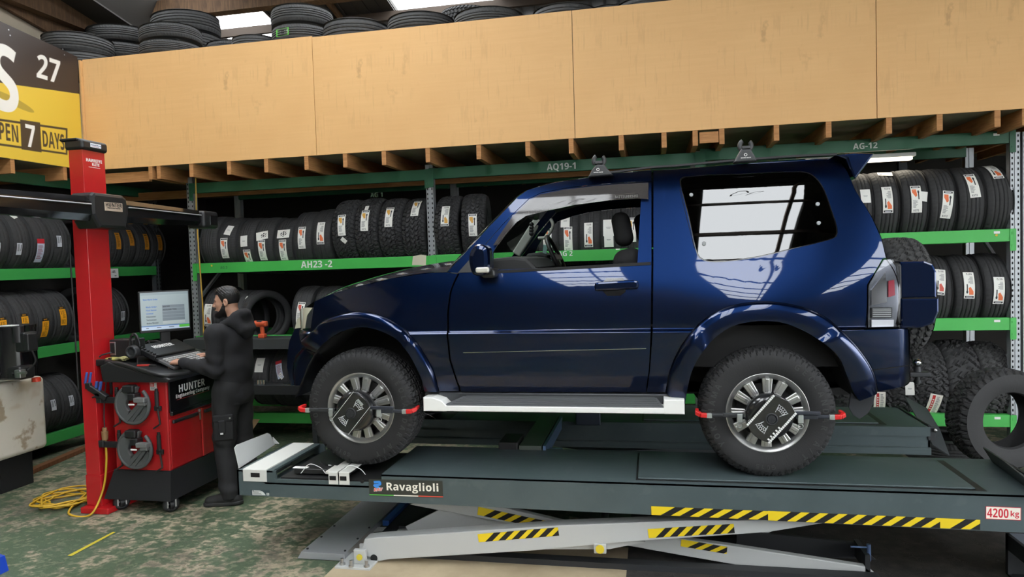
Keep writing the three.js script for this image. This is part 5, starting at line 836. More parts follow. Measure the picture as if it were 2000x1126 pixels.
// ---------- alignment console on castors
const CX1 = onFloor(332, 1005).x + .02, CZ1 = onFloor(332, 1006).z - .01, CX0 = CX1 - .58, CZ0 = CZ1 - .95;
{
  const c = thing('alignment_console', 'red alignment console cabinet with a black top, tool hooks and castors', 'console', [(CX0 + CX1) / 2, 0, (CZ0 + CZ1) / 2]);
  const add = (n, g, m, l) => wobj(n, g, m, c, l), redC = mat([.42, .01, .013], .38, 0, { clearcoat: .3, clearcoatRoughness: .3 });
  const UP = 0, TOP = 1.08, B0 = .33, cx = (CX0 + CX1) / 2;
  // cabinet is a little narrower than the black skirt
  const a0 = CX0 + .045, a1 = CX1 - .035, b1 = CZ1 - .05, b0 = CZ0 + .04;
  add('cabinet', [bb(a0, a1, B0, TOP, b0, b1, .012)], redC);
  add('skirt', [(() => { const g = new THREE.CylinderGeometry(.7071, .7071 * 1.17, .22, 4, 1).rotateY(Math.PI / 4); g.scale(a1 - a0 + .02, 1, b1 - b0 + .02); return g.toNonIndexed().translate((a0 + a1) / 2, B0 - .1, (b0 + b1) / 2); })(), bb(CX0 - .005, CX1 + .005, .115, .15, CZ0 - .02, CZ1 + .01, .012)].map((g) => { g.computeVertexNormals(); return g; }), M.blackSatin);
  for (const [x, z] of [[CX0 + .06, CZ1 - .07], [CX1 - .06, CZ1 - .07], [CX0 + .06, CZ0 + .07], [CX1 - .06, CZ0 + .07]]) { const k = add('castor', [new THREE.TorusGeometry(.045, .02, 12, 28).rotateY(.9).translate(x, .065, z), cy(.046, .046, .03, 'x', 0, 0, 0, 24).rotateY(.9).translate(x, .065, z)], M.black); wobj('fork', [bx(.012, .1, .05, -.03, 0, 0, .003).rotateY(.9).translate(x, .09, z), bx(.012, .1, .05, .03, 0, 0, .003).rotateY(.9).translate(x, .09, z), bx(.07, .008, .06, 0, .05, 0).rotateY(.9).translate(x, .09, z), cy(.01, .01, .1, 'x').rotateY(.9).translate(x, .065, z)], M.steel, k); }
  // logo side with drawer and doors (faces +x)
  add('drawer_front', [bb(a1 - .005, a1 + .012, .8, 1.08, b0 + .04, b1 - .02, .004), bb(a1, a1 + .03, .775, .81, b0 + .04, b1 - .02, .01)], M.blackGloss);
  const lt = (s, h, y, z) => textGeo(s, h, .001).applyMatrix4(new THREE.Matrix4().makeShear(0, 0, .15, 0, 0, 0)).rotateY(Math.PI / 2).translate(a1 + .0125, y, z);
  add('drawer_lettering', [textGeo('HUNTER', .062, .001).rotateY(Math.PI / 2).translate(a1 + .0125, .975, b1 - .3), textGeo('Engineering Company', .03, .001).rotateY(Math.PI / 2).translate(a1 + .0125, .915, b1 - .31)], M.white); add('red_underline', bx(.001, .003, .42, a1 + .0125, .89, b1 - .31), M.red);
  const dz = b1 - .4; for (const [z1, z0] of [[b1 - .012, dz + .012], [dz - .012, b0 + .03]]) { const d = add('cabinet_door', bb(a1 - .004, a1 + .01, B0 + .02, .75, z0, z1, .005), redC); wobj('door_handle', bb(a1 + .008, a1 + .03, .71, .74, z0 + .04, z1 - .02, .01), M.blackSatin, d); }
  add('door_edge', bb(a1 + .008, a1 + .022, B0 + .02, .76, dz - .012, dz + .006, .003), mat([.5, .03, .03], .3)); add('lock_keys', [bx(.02, .025, .02, a1 + .025, .75, dz + .04, .004), bx(.006, .06, .015, a1 + .03, .7, dz + .04)], M.steel);
  // moulded black top: rim, sloping keyboard tray
  const tp = [[CX0 + .02, 1.06], [CX0, 1.19], [CX0 + .08, 1.225], [CX1 - .25, 1.16], [CX1 + .02, 1.1], [CX1 + .05, 1.085], [CX1 + .03, 1.06]];
  add('top_tray', [ext(tp, CZ1 - CZ0 + .06, .015).translate(0, UP, CZ0 - .04)], M.blackSatin);
  add('tray_rim', tube([[CX1 + .04, 1.105, CZ0], [CX1 + .045, 1.105, CZ1 - .1], [CX1 - .02, 1.12, CZ1 + .01], [CX0 + .2, 1.205, CZ1 + .005], [CX0 + .03, 1.22, CZ1 - .02]], .018, 60, 8), M.blackSatin);
  // Keyboard housing rises behind the keys
  const kT = (g) => (Array.isArray(g) ? g : [g]).map((q) => q.rotateZ(-.42).translate(CX1 - .24, 1.195, 0));
  add('keyboard_housing', kT([bx(.22, .05, .52, -.13, .015, CZ1 - .47, .014), bx(.04, .03, .52, .0, .01, CZ1 - .47, .008)]), M.black);
  add('vent_rib', kT(Array.from({ length: 7 }, (_, i) => bx(.016, .02, .022, -.21 + i * .032, .044, CZ1 - .225, .005))), M.darkSteel);
  add('housing_lettering', kT(textGeo('HUNTER', .045, .002).rotateX(-Math.PI / 2).rotateY(Math.PI / 2).translate(-.16, .0405, CZ1 - .46)), M.white);
  const keys = []; for (let i = 0; i < 5; i++) for (let j = 0; j < 15; j++) keys.push(bx(.019, .012, .025, .035 + i * .026, .03, CZ1 - .25 - j * .031, .003));
  add('keyboard', kT(bx(.17, .022, .52, .09, .012, CZ1 - .47, .006)), mat([.1, .1, .1], .5)); add('keyboard_key', kT(keys), mat([.36, .36, .35], .6)).userData.kind = 'stuff';
  add('warning_label', bx(.062, .085, .001, a1 - .115, 1.03, b1 + .0006), decalMat(96, 132, (x, w, h) => { x.fillStyle = '#d9d2cc'; x.fillRect(0, 0, w, h); x.fillStyle = '#cc2b28'; x.fillRect(4, 4, w - 8, 34); x.fillRect(4, 42, 56, 44); lines(x, 10, 54, 50, 82, 4, '#e8ddd6'); lines(x, 8, 88, 92, 126, 4, '#555'); }));
  // lower side hooks for the clamps
  const hook = (x, y) => add('tool_hook', [rod(V(x, y + .06, b1 + .02), V(x, y - .06, b1 + .02), .016), cy(.012, .012, .03, 'y', x, y + .07, b1 + .02), bx(.06, .04, .02, x, y - .075, b1 + .012, .004), rod(V(x + .006, y - .08, b1 + .022), V(x + .02, y - .2, b1 + .022), .007), rod(V(x + .02, y - .2, b1 + .022), V(x - .035, y - .235, b1 + .03), .007)], M.blackSatin);
  for (const y of [.93, .58]) { hook(a0 + .06, y); hook(a1 - .075, y - .01); }
}
// round plastic wheel adapters hanging on the side of the console
for (const [y, l] of [[.88, 'grey round turntable adapter hanging on the upper console hooks'], [.52, 'grey round turntable adapter hanging on the lower console hooks']]) {
  const t = thing('wheel_adapter', l, 'tool', [(CX0 + CX1) / 2 - .02, y, CZ1 - .03], 0, 'wheel adapters on the console'), gm = mat([.085, .088, .088], .5);
  t.scale.setScalar(1.12); obj('dish', [ext(dish(), .035, .006), new THREE.TorusGeometry(.132, .014, 8, 48, 5.2).rotateZ(1.9).translate(0, 0, .025)], gm, t);
  obj('hub_block', [bx(.09, .055, .06, -.01, .115, .03, .012), bx(.06, .05, .07, .02, .06, .03, .01)], M.black, t);
  obj('jaw', [bx(.09, .035, .05, .09, .04, .05, .008), bx(.06, .05, .03, .1, .025, .05, .006)], mat([.2, .2, .2], .4, .2), t); obj('rib', [bar(V(.09, .02, .04), V(-.05, -.11, .03), .02, .03), bar(V(.1, .0, .04), V(.0, -.11, .03), .02, .025)], gm, t);
  obj('white_tag', bx(.05, .012, .004, .035, .012, .078, .002), M.white, t); obj('bracket', [bx(.14, .045, .02, -.19, .03, .02, .005), bx(.04, .05, .04, -.27, .035, .02, .006)], M.blackSatin, t);
}
function dish() { const p = []; for (let i = 0; i <= 40; i++) { const a = 1.2 + i / 40 * 5.0; p.push([Math.cos(a) * .135, Math.sin(a) * .135]); } for (let i = 40; i >= 0; i--) { const a = 1.2 + i / 40 * 5.0, r = a > 1.9 && a < 4.3 ? .05 : .09; p.push([Math.cos(a) * r, Math.sin(a) * r]); } return p; }
// monitor, speakers, headphones and bits on and around the console
{
  const z0 = CZ1 - .55, a = at(272, 610, z0 + .1), b = at(371, 602, z0 - .35);
  const m = thing('monitor', 'flat monitor showing a pale blue work order form above the console', 'monitor'), p = a.clone().lerp(b, .5);
  const L = .6, hh = .365; const dir = Math.atan2(-(at(371, 600, CZ0 + .1).z - at(272, 610, CZ1 - .3).z), 1); 
  const A = at(275, 612, CZ1 - .42), B = at(368.5, 600, CZ1 - .72), W = Math.hypot(B.x - A.x, B.z - A.z), ang = Math.atan2(-(B.z - A.z), B.x - A.x), hL = at(275, 571, CZ1 - .42).y - at(275, 648, CZ1 - .42).y, hR = at(368, 565, CZ1 - .72).y - at(368, 633, CZ1 - .72).y;
  const Hh = (hL + hR) / 2; m.position.set((A.x + B.x) / 2, (A.y + B.y) / 2 - Hh / 2, (A.z + B.z) / 2); m.rotation.y = ang;
  obj('bezel', [bx(W + .024, Hh + .03, .03, 0, Hh / 2 - .004, -.018, .006), bx(W + .024, .022, .034, 0, -.012, -.016, .004)], M.black, m);
  const st = canvasTex(640, 420, (x, w, h) => {
    x.fillStyle = '#9fadb0'; x.fillRect(0, 0, w, h); x.fillStyle = '#8f9da2'; x.fillRect(0, 0, w, 30); x.fillStyle = '#2f62b8'; x.font = 'bold 24px sans-serif'; x.fillText('New Work Order', 34, 88);
    x.font = 'bold 25px sans-serif'; ['Work Order:', 'First Name:', 'License:'].forEach((s, i) => x.fillText(s, 68, 172 + i * 36)); x.fillStyle = '#333c44'; ['Odometer:', 'Technician:', 'Make/Model:'].forEach((s, i) => x.fillText(s, 68, 280 + i * 36));
    for (let i = 0; i < 6; i++) { x.fillStyle = i === 5 ? '#b3bcbc' : '#78838b'; x.fillRect(282, 148 + i * 36, 300, 33); } x.fillStyle = '#2a2d33'; x.font = 'bold 22px sans-serif'; x.fillText('W001952', 290, 172); x.fillText('AUCKLAND TYRES', 290, 208);
    x.fillStyle = '#4f79b4'; x.fillRect(0, 372, w, 10); x.fillStyle = '#c4d4e6'; x.fillRect(0, 382, w, 38); x.fillStyle = '#5ec24a'; x.fillRect(500, 378, 140, 30); x.fillStyle = '#4a5560'; for (const [a, b] of [[60, 34], [200, 60], [360, 70]]) x.fillRect(a, 394, b, 7);
  });
  const scr = obj('screen', new THREE.PlaneGeometry(W, Hh).translate(0, Hh / 2, -.0015 + .0), new THREE.MeshStandardMaterial({ map: st, emissiveMap: st, emissive: new THREE.Color(1, 1, 1), emissiveIntensity: .012, roughness: .3 }), m);
  const rl = new THREE.RectAreaLight(0xc8dce6, .06, W, Hh); rl.position.set(0, Hh / 2, .01); rl.rotation.y = Math.PI; m.add(rl);
  obj('stand', [bx(.08, .32, .03, 0, -.12, -.04, .006), bx(.22, .02, .16, 0, -.275, -.04, .006)], M.black, m);
  // amplifier box with socket, on the rear of the console
  const s = at(245, 680, CZ1 - .12), sp = thing('power_unit', 'black power box with a grey socket plate behind the console top', 'power box', [s.x, 1.23, CZ1 - .42]); const bxz = at(228, 680, CZ1 - .12);
  wobj('box', bb(bxz.x - .07, bxz.x + .15, 1.24, at(230, 663, CZ1 - .12).y, CZ1 - .27, CZ1 - .12, .01), M.blackSatin, sp); wobj('socket_plate', [bx(.055, .11, .006, bxz.x - .035, bxz.y + .0, CZ1 - .117, .004)], M.steel, sp); wobj('socket', bx(.04, .085, .006, bxz.x - .035, bxz.y + .003, CZ1 - .113, .004), M.slot, sp); wobj('plug_cable', tube([[bxz.x - .035, bxz.y - .03, CZ1 - .1], [bxz.x - .1, bxz.y - .05, CZ1 - .06], [bxz.x - .16, bxz.y - .1, CZ1 - .08]], .006), M.darkSteel, sp);
  // headphones hung on a hook
  const hq = at(263, 676, CZ1 - .07), hp = thing('headphones', 'black headphones hanging beside the monitor', 'headphones', [hq.x, hq.y, CZ1 - .07]);
  obj('headband', new THREE.TorusGeometry(.06, .009, 8, 32, Math.PI).scale(.8, 1.6, 1).translate(0, -.0, 0), M.blackSatin, hp); obj('ear_cup', [cy(.05, .055, .03, 'z', .005, -.04, .03, 32), new THREE.TorusGeometry(.04, .012, 8, 28).translate(.005, -.04, .045)], M.darkSteel, hp); obj('hook', [rod(V(0, .09, -.02), V(0, .09, .03), .006), rod(V(0, .09, -.02), V(0, -.17, -.02), .008)], M.black, hp);
  // camera / cable tangle under the monitor
  const cq = at(305, 676, CZ1 - .85), ct = thing('cable_bundle', 'tangle of black cables and a webcam under the monitor', 'cables', [cq.x, cq.y, CZ1 - .85]); for (let i = 0; i < 7; i++) obj('cable', tube([[-.1 + i * .03, -.14, .02], [rr(-.12, .1), rr(-.05, .05), rr(0, .06)], [rr(-.08, .12), rr(-.02, .09), rr(-.04, .05)], [.1 - i * .02, -.14, -.02]], .007, 24, 6), M.black, ct); obj('webcam', [bx(.09, .05, .05, 0, .0, 0, .015)], M.blackSatin, ct);
  // glove and red pen on the tray
  const g0 = at(212, 700, CZ1 - .05), gl = thing('work_glove', 'dirty yellow work glove lying at the console tray corner', 'glove', [g0.x, g0.y - .01, CZ1 - .1]);
  obj('palm', (() => { const g = new THREE.SphereGeometry(.05, 20, 12).scale(1.5, .35, .8); return g; })(), mat([.42, .37, .1], .9), gl); for (let i = 0; i < 4; i++) obj('finger', tube([[.05, 0, -.03 + i * .02], [.1, .012, -.035 + i * .024], [.13, .0, -.035 + i * .026]], .011, 12, 8), mat([.3, .28, .12], .9), gl);
  const p0 = at(280, 713, CZ1 - .08), pn = thing('cutter', 'red and black utility knife on the console tray', 'knife', [p0.x, p0.y, CZ1 - .08], .2); obj('grip', bx(.1, .016, .02, 0, 0, 0, .006), mat([.5, .04, .03], .5), pn); obj('end', bx(.06, .014, .018, .075, -.004, 0, .005), M.black, pn);
  // blue sided clamps on the tower side bracket
  const bl = thing('camera_clamp', 'black holder with two blue gripped clamps on the console corner', 'tool', [0, 0, 0]); const k0 = at(205, 706, CZ1 - .05);
  bl.position.set(k0.x - .02, k0.y, CZ1 - .05); scene.updateMatrixWorld(true); const blu = mat([.05, .1, .35], .35);
  wobj('bracket', [bx(.13, .05, .06, k0.x - .01, k0.y - .005, CZ1 - .05, .006), bx(.02, .3, .02, k0.x + .04, k0.y - .12, CZ1 - .06)], M.black, bl);
  const k1 = at(172, 738, CZ1), k2 = at(191, 756, CZ1); for (const q of [k1, k2]) { wobj('blue_grip', [bx(.018, .1, .02, 0, 0, 0, .004).rotateZ(-.25).translate(q.x - .016, q.y, CZ1), bx(.018, .1, .02, 0, 0, 0, .004).rotateZ(-.25).translate(q.x + .022, q.y, CZ1)], blu, bl); wobj('grip_body', bx(.05, .05, .05, q.x + .01, q.y - .06, CZ1, .008), M.black, bl); }
  const k3 = at(205, 775, CZ1); wobj('clamp_body', [bar(V(k1.x + .01, k1.y - .07, CZ1), V(k3.x + .02, k3.y - .01, CZ1), .05, .05, .01), rod(V(k3.x - .1, k3.y - .0, CZ1 + .02), V(k3.x - .02, k3.y + .03, CZ1), .007)], M.blackSatin, bl); wobj('small_tag', bx(.03, .035, .002, k0.x + .01, k0.y - .07, CZ1 - .02), M.paper, bl);
}
// yellow extension lead coiled on the floor, running up to its plug
{
  const ym = mat([.55, .33, .02], .55), c = thing('extension_lead', 'yellow extension lead coiled by the red tower and plugged in overhead', 'cable', [0, 0, 0]);
  const q = onFloor(135, 975, .02), pl = at(205, 850, CZ1 - .02), f1 = onFloor(176, 1005, .01); c.position.set(q.x, 0, q.z); scene.updateMatrixWorld(true);
  const pts = []; for (let i = 0; i < 70; i++) { const a = i * .62, r = .15 + .05 * Math.sin(i * 1.7) + .0012 * i; pts.push([q.x - .02 + Math.cos(a) * r * 1.05, .012 + i * .0006, q.z + Math.sin(a) * r]); }
  wobj('coil', tube(pts, .008, 500, 6), ym, c);
  wobj('lead', tube([pts[69], onFloor(135, 1003, .012), f1, at(200, 960, CZ1 + .0), at(208, 900, CZ1 - .01), [pl.x + .003, pl.y - .03, pl.z]], .0085, 80, 8), ym, c);
  wobj('plug', [cy(.026, .022, .07, 'y', pl.x, pl.y, pl.z, 20), cy(.018, .018, .03, 'y', pl.x, pl.y + .05, pl.z, 16)], mat([.25, .14, .06], .5), c); wobj('upper_lead', tube([[pl.x, pl.y + .06, pl.z], [pl.x - .005, pl.y + .2, pl.z - .01], [pl.x + .01, pl.y + .42, pl.z - .03], [pl.x + .02, pl.y + .5, pl.z - .05]], .005, 30, 6), M.black, c);
}
// yellow hose hanging down the rack post
{ const h = thing('air_hose', 'thin yellow hose hanging down the grey rack post', 'hose', [at(380, 500, -6.98).x, 0, -6.98]); wobj('tube', tube([at(382, 338, -6.98), at(384, 420, -6.98), at(389, 500, -6.98), at(396, 600, -6.98), at(398, 655, -6.98)], .008, 60, 8), mat([.6, .36, .06], .5), h); }
// ---------- the mechanic at the console. Surfaces are meshed from distance fields (naive surface nets)
function meshField(fn, lo, hi, cell) {
  const n = [0, 1, 2].map((k) => Math.ceil((hi[k] - lo[k]) / cell) + 1), F = new Float32Array(n[0] * n[1] * n[2]), id = new Int32Array(F.length).fill(-1);
  const at3 = (i, j, k) => (k * n[1] + j) * n[0] + i; const p = V(0, 0, 0);
  for (let k = 0; k < n[2]; k++) for (let j = 0; j < n[1]; j++) for (let i = 0; i < n[0]; i++) { p.set(lo[0] + i * cell, lo[1] + j * cell, lo[2] + k * cell); F[at3(i, j, k)] = fn(p); }
  const pos = [], idx = [];
  for (let k = 0; k < n[2] - 1; k++) for (let j = 0; j < n[1] - 1; j++) for (let i = 0; i < n[0] - 1; i++) {
    let c = 0, x = 0, y = 0, z = 0; const v = (a, b, d) => F[at3(i + a, j + b, k + d)];
    for (const [a, b, d, e, f, g] of EDGES) { const s = v(a, b, d), t = v(e, f, g); if ((s < 0) !== (t < 0)) { const u = s / (s - t); x += a + (e - a) * u; y += b + (f - b) * u; z += d + (g - d) * u; c++; } }
    if (c) { id[at3(i, j, k)] = pos.length / 3; pos.push(lo[0] + (i + x / c) * cell, lo[1] + (j + y / c) * cell, lo[2] + (k + z / c) * cell); }
  }
  const quad = (a, b, c, d, flip) => { if (a < 0 || b < 0 || c < 0 || d < 0) return; if (flip) idx.push(a, c, b, a, d, c); else idx.push(a, b, c, a, c, d); };
  for (let k = 1; k < n[2] - 1; k++) for (let j = 1; j < n[1] - 1; j++) for (let i = 1; i < n[0] - 1; i++) {
    const s = F[at3(i, j, k)] < 0;
    if (s !== (F[at3(i + 1, j, k)] < 0)) quad(id[at3(i, j - 1, k - 1)], id[at3(i, j, k - 1)], id[at3(i, j, k)], id[at3(i, j - 1, k)], !s);
    if (s !== (F[at3(i, j + 1, k)] < 0)) quad(id[at3(i - 1, j, k - 1)], id[at3(i - 1, j, k)], id[at3(i, j, k)], id[at3(i, j, k - 1)], !s);
    if (s !== (F[at3(i, j, k + 1)] < 0)) quad(id[at3(i - 1, j - 1, k)], id[at3(i, j - 1, k)], id[at3(i, j, k)], id[at3(i - 1, j, k)], !s);
  }
  const g = new THREE.BufferGeometry(); g.setAttribute('position', new THREE.Float32BufferAttribute(pos, 3)); g.setIndex(idx); g.computeVertexNormals();
  g.setAttribute('uv', new THREE.Float32BufferAttribute(new Float32Array(pos.length / 3 * 2), 2)); return g;
}
const EDGES = []; for (let a = 0; a < 8; a++) for (let b = 0; b < 3; b++) if (!(a >> b & 1)) { const c = a | 1 << b; EDGES.push([a & 1, a >> 1 & 1, a >> 2 & 1, c & 1, c >> 1 & 1, c >> 2 & 1]); }
const smin = (a, b, k) => { const h = Math.max(k - Math.abs(a - b), 0) / k; return Math.min(a, b) - h * h * k / 4; };
const smax = (a, b, k) => -smin(-a, -b, k);
const cap = (p, a, b, ra, rb = ra) => { const bx0 = b.x - a.x, by0 = b.y - a.y, bz0 = b.z - a.z, px = p.x - a.x, py = p.y - a.y, pz = p.z - a.z; const h = Math.min(1, Math.max(0, (px * bx0 + py * by0 + pz * bz0) / (bx0 * bx0 + by0 * by0 + bz0 * bz0))); return Math.hypot(px - bx0 * h, py - by0 * h, pz - bz0 * h) - lerp(ra, rb, h); };
const ell = (x, y, z, c, r) => { const a = (x - c[0]) / r[0], b = (y - c[1]) / r[1], d = (z - c[2]) / r[2], k0 = Math.hypot(a, b, d), k1 = Math.hypot(a / r[0], b / r[1], d / r[2]); return k0 < 1e-6 ? -Math.min(...r) : k0 * (k0 - 1) / k1; };
const bounds = (pts, m) => [[0, 1, 2].map((k) => Math.min(...pts.map((p) => p.getComponent(k))) - m), [0, 1, 2].map((k) => Math.max(...pts.map((p) => p.getComponent(k))) + m)];
{
  const th = .06, Fw = V(-Math.cos(th), 0, -Math.sin(th)), Lf = V(-Math.sin(th), 0, Math.cos(th)), U = V(0, 1, 0);
  const nf = onFloor(437, 984), HZ = nf.z - .17, hd = at(442, 590, HZ), hip = at(456, 775, HZ); const C = V(hip.x, 0, HZ);
  const person = new THREE.Group();
  const J = (f, y, l) => C.clone().addScaledVector(Fw, f).addScaledVector(Lf, l).setY(y);
  const P3 = (px, py, l) => at(px, py, HZ + l);
  const skinM = mat([.5, .27, .18], .55), hoodM = mat([.014, .014, .016], .92, 0, { sheen: .15, sheenRoughness: .6 }), trM = mat([.013, .013, .014], .85), hairM = mat([.008, .007, .007], .5), shoeM = mat([.012, .012, .012], .7);
  // joints
  const pelvis = J(0, hip.y + .02, 0), waist = J(.0, 1.08, 0), chest = J(-.02, 1.28, 0), neckB = J(-.015, 1.47, 0);
  const shN = J(.0, 1.41, .185), shF = J(.0, 1.41, -.185);
  const wrN = P3(355, 707, .2), wrF = P3(407, 691, -.22);
  const elN = P3(420, 722, .2), elF = J(.16, 1.13, -.27);
  const hpN = J(0, .93, .09), hpF = J(0, .93, -.09), anN = V(nf.x + .06, .1, nf.z), knN = J(.03, .52, .1), anF = J(-.06, .1, -.12), knF = J(.02, .52, -.11);
  const hc = P3(443, 589, 0);               // centre of the head
  // head in its own axes: x forward, y up, z to his left
  const hf = V(-Math.cos(-.3), -.06, -Math.sin(-.3)).normalize(), hl = V(-Math.sin(-.3), 0, Math.cos(-.3)), hu = hl.clone().cross(hf).negate().normalize(); if (hu.y < 0) hu.negate();
  const toH = (p) => { const x = p.x - hc.x, y = p.y - hc.y, z = p.z - hc.z; return [x * hf.x + y * hf.y + z * hf.z, x * hu.x + y * hu.y + z * hu.z, x * hl.x + y * hl.y + z * hl.z]; };
  const fromH = (x, y, z) => hc.clone().addScaledVector(hf, x).addScaledVector(hu, y).addScaledVector(hl, z);
  const lc = (x, y, z, a, b, ra, rb) => cap({ x, y, z }, { x: a[0], y: a[1], z: a[2] }, { x: b[0], y: b[1], z: b[2] }, ra, rb);
  const headF = (p) => {
    const [x, y, z0] = toH(p), z = Math.abs(z0); let d = ell(x, y, z, [-.008, .035, 0], [.096, .088, .075]);
    d = smin(d, ell(x, y, z, [.038, -.03, 0], [.055, .082, .056]), .03); d = smin(d, lc(x, y, z, [.01, -.06, .05], [.075, -.1, .012], .018, .018), .03);
    d = smin(d, lc(x, y, z, [.083, .022, .0], [.07, .022, .035], .014, .012), .015); d = smax(d, -ell(x, y, z, [.102, .004, .032], [.022, .013, .02]), .012);
    d = smin(d, lc(x, y, z, [.09, .012, 0], [.112, -.026, 0], .007, .0105), .01); d = smin(d, ell(x, y, z, [.1, -.03, .011], [.012, .009, .009]), .006);
    d = smin(d, ell(x, y, z, [.092, -.056, 0], [.013, .007, .02]), .006); d = smin(d, ell(x, y, z, [.09, -.067, 0], [.012, .007, .018]), .006); d = smin(d, ell(x, y, z, [.078, -.1, 0], [.022, .02, .024]), .02);
    d = smin(d, ell(x, y, z, [.058, -.018, .042], [.022, .016, .014]), .02);
    const ex = x * .97 + y * .2; d = smin(d, smax(ell(x, y, z, [-.012, -.004, .079], [.02, .033, .011]), -ell(x, y, z, [-.006, -.004, .09], [.011, .021, .01]), .004), .006);
    d = smin(d, lc(x, y, z, [-.03, -.05, 0], [-.055, -.2, 0], .052, .058), .03); return d;
  };
  const skullF = (p) => { const [x, y, z0] = toH(p), z = Math.abs(z0); return smin(ell(x, y, z, [-.008, .035, 0], [.096, .088, .075]), ell(x, y, z, [.038, -.03, 0], [.055, .082, .056]), .03); };
  const hairF = (p) => { const [x, y, z] = toH(p); let d = skullF(p) - lerp(.0028, .011, smooth(.02, .075, y)); const strands = .0014 * Math.sin(z * 420 + x * 60 + Math.sin(x * 90) * 2) + .0008 * Math.sin(x * 260 - y * 300); const top = ell(x, y, Math.abs(z), [.0, .09, 0], [.088, .036, .06]); d = smin(d, top, .02) + strands * smooth(.02, .08, y);
    const hl0 = x > .05 ? .068 : x > .02 ? lerp(-.0, .068, (x - .02) / .03) : x > -.01 ? -.004 : x > -.04 ? lerp(-.05, -.004, (x + .04) / .03) : -.062; return smax(d, hl0 - y, .008); };
  const beardF = (p) => { const [x, y, z0] = toH(p), z = Math.abs(z0); let d = headF(p) - .0085 - .003 * smooth(.05, .1, x) + .0015 * Math.sin(z0 * 500 + y * 300) * Math.sin(x * 420); const line = lerp(-.005, -.072, smooth(.0, .06, x)) + (x > .07 ? .004 : 0); let r = smax(y - line, .0 - x, .006); r = smax(r, -.145 - y, .01); const mo = ell(x, y, z, [.1, -.047, .012], [.02, .008, .022]); const lips = ell(x, y, z, [.105, -.062, 0], [.02, .0095, .018]); d = smax(d, smin(r, mo, .004), .006); return smax(d, -lips, .003); };
  // hands: palm, four fingers, thumb
  function handF(w, d, s, u, curl, mirror) {
    const kn = [], B = (a, b, c) => w.clone().addScaledVector(d, a).addScaledVector(s, b * mirror).addScaledVector(u, c), pr = [];
    const spec = [[.034, .082, [.042, .024, .02], .0088], [.012, .088, [.047, .029, .021], .009], [-.01, .084, [.043, .026, .02], .0086], [-.031, .075, [.033, .02, .018], .0078]];
    pr.push([B(-.05, 0, .0), B(.0, 0, 0), .027, .026]);
    spec.forEach(([o, k, seg, r], i) => { const a = B(.005, o * .6, .002), b = B(k, o, .006); pr.push([a, b, .016, .0125]); let q = b, ang = -.15; seg.forEach((l, j) => { ang -= curl[j] + i * .04; const e = q.clone().addScaledVector(d, Math.cos(ang) * l).addScaledVector(u, Math.sin(ang) * l).addScaledVector(s, mirror * o * .12 * l / .04); pr.push([q, e, r * (1 - j * .06), r * (.95 - j * .08)]); q = e; }); });
    let q = B(.018, .026, -.004); for (const [a, b, c, r] of [[.03, .022, -.01, .0125], [.028, .008, -.012, .0105], [.022, .0, -.006, .009]]) { const e = q.clone().addScaledVector(d, a).addScaledVector(s, b * mirror).addScaledVector(u, c); pr.push([q, e, r, r * .9]); q = e; }
    const f = (p) => { let v = 9; pr.forEach(([a, b, ra, rb], i) => { v = smin(v, cap(p, a, b, ra, rb), i < 2 ? .012 : .006); }); return v; };
    return [f, bounds(pr.flatMap(([a, b]) => [a, b]), .03)];
  }
  const dN = V(-1, -.02, -.12).normalize(), uN = V(0, 1, .25).normalize(), sN = dN.clone().cross(uN).normalize(); // sN points to his right (away from the camera)
  const [hN, bN] = handF(wrN, dN, sN.clone().multiplyScalar(sN.z < 0 ? 1 : -1), uN, [.35, .45, .35], 1);
  const dF = V(-1, -.12, .15).normalize(), uF = V(0, 1, 0), sF = V(.15, 0, 1).normalize();
  const [hF, bF] = handF(wrF, dF, sF, uF, [.25, .35, .3], 1);
  const bodyF = (p) => { let d = cap(p, pelvis, waist, .09, .08); d = smin(d, cap(p, waist, chest, .08, .075), .05); d = smin(d, cap(p, chest, neckB, .07, .05), .05); d = smin(d, cap(p, neckB, fromH(-.05, -.16, 0), .05, .052), .03);
    for (const [a, b, c] of [[shN, elN, wrN], [shF, elF, wrF]]) { d = smin(d, cap(p, chest.clone().lerp(a, .6).setY(a.y - .03), a, .05, .05), .04); d = smin(d, cap(p, a, b, .05, .038), .03); d = smin(d, cap(p, b, c, .038, .024), .02); }
    for (const [a, b, c] of [[hpN, knN, anN], [hpF, knF, anF]]) { d = smin(d, cap(p, a, b, .075, .05), .04); d = smin(d, cap(p, b, c, .048, .035), .03); } return d; };
  const bb0 = bounds([pelvis, shN, shF, elN, elF, wrN, wrF, anN, anF, neckB], .14);
  const bodyG = meshField(bodyF, bb0[0], bb0[1], .014), hb = bounds([hc], .0), headG = meshField(headF, [hc.x - .15, hc.y - .22, hc.z - .15], [hc.x + .15, hc.y + .16, hc.z + .15], .0035);
  const skin = obj('person', [bodyG, headG, meshField(hN, bN[0], bN[1], .003), meshField(hF, bF[0], bF[1], .003)], skinM);
  tag(skin, 'bearded man in black hoodie and cargo trousers typing at the red console', 'person');
  const add = (n, g, m) => obj(n, g, m, skin);
  add('hair', meshField(hairF, [hc.x - .14, hc.y - .1, hc.z - .13], [hc.x + .15, hc.y + .16, hc.z + .14], .0032), hairM);
  add('beard', meshField(beardF, [hc.x - .16, hc.y - .18, hc.z - .13], [hc.x + .1, hc.y + .03, hc.z + .12], .0032), hairM);
  const surfX = (y, z) => { let x = .14; while (x > 0 && headF(fromH(x, y, z)) > 0) x -= .001; return x; };
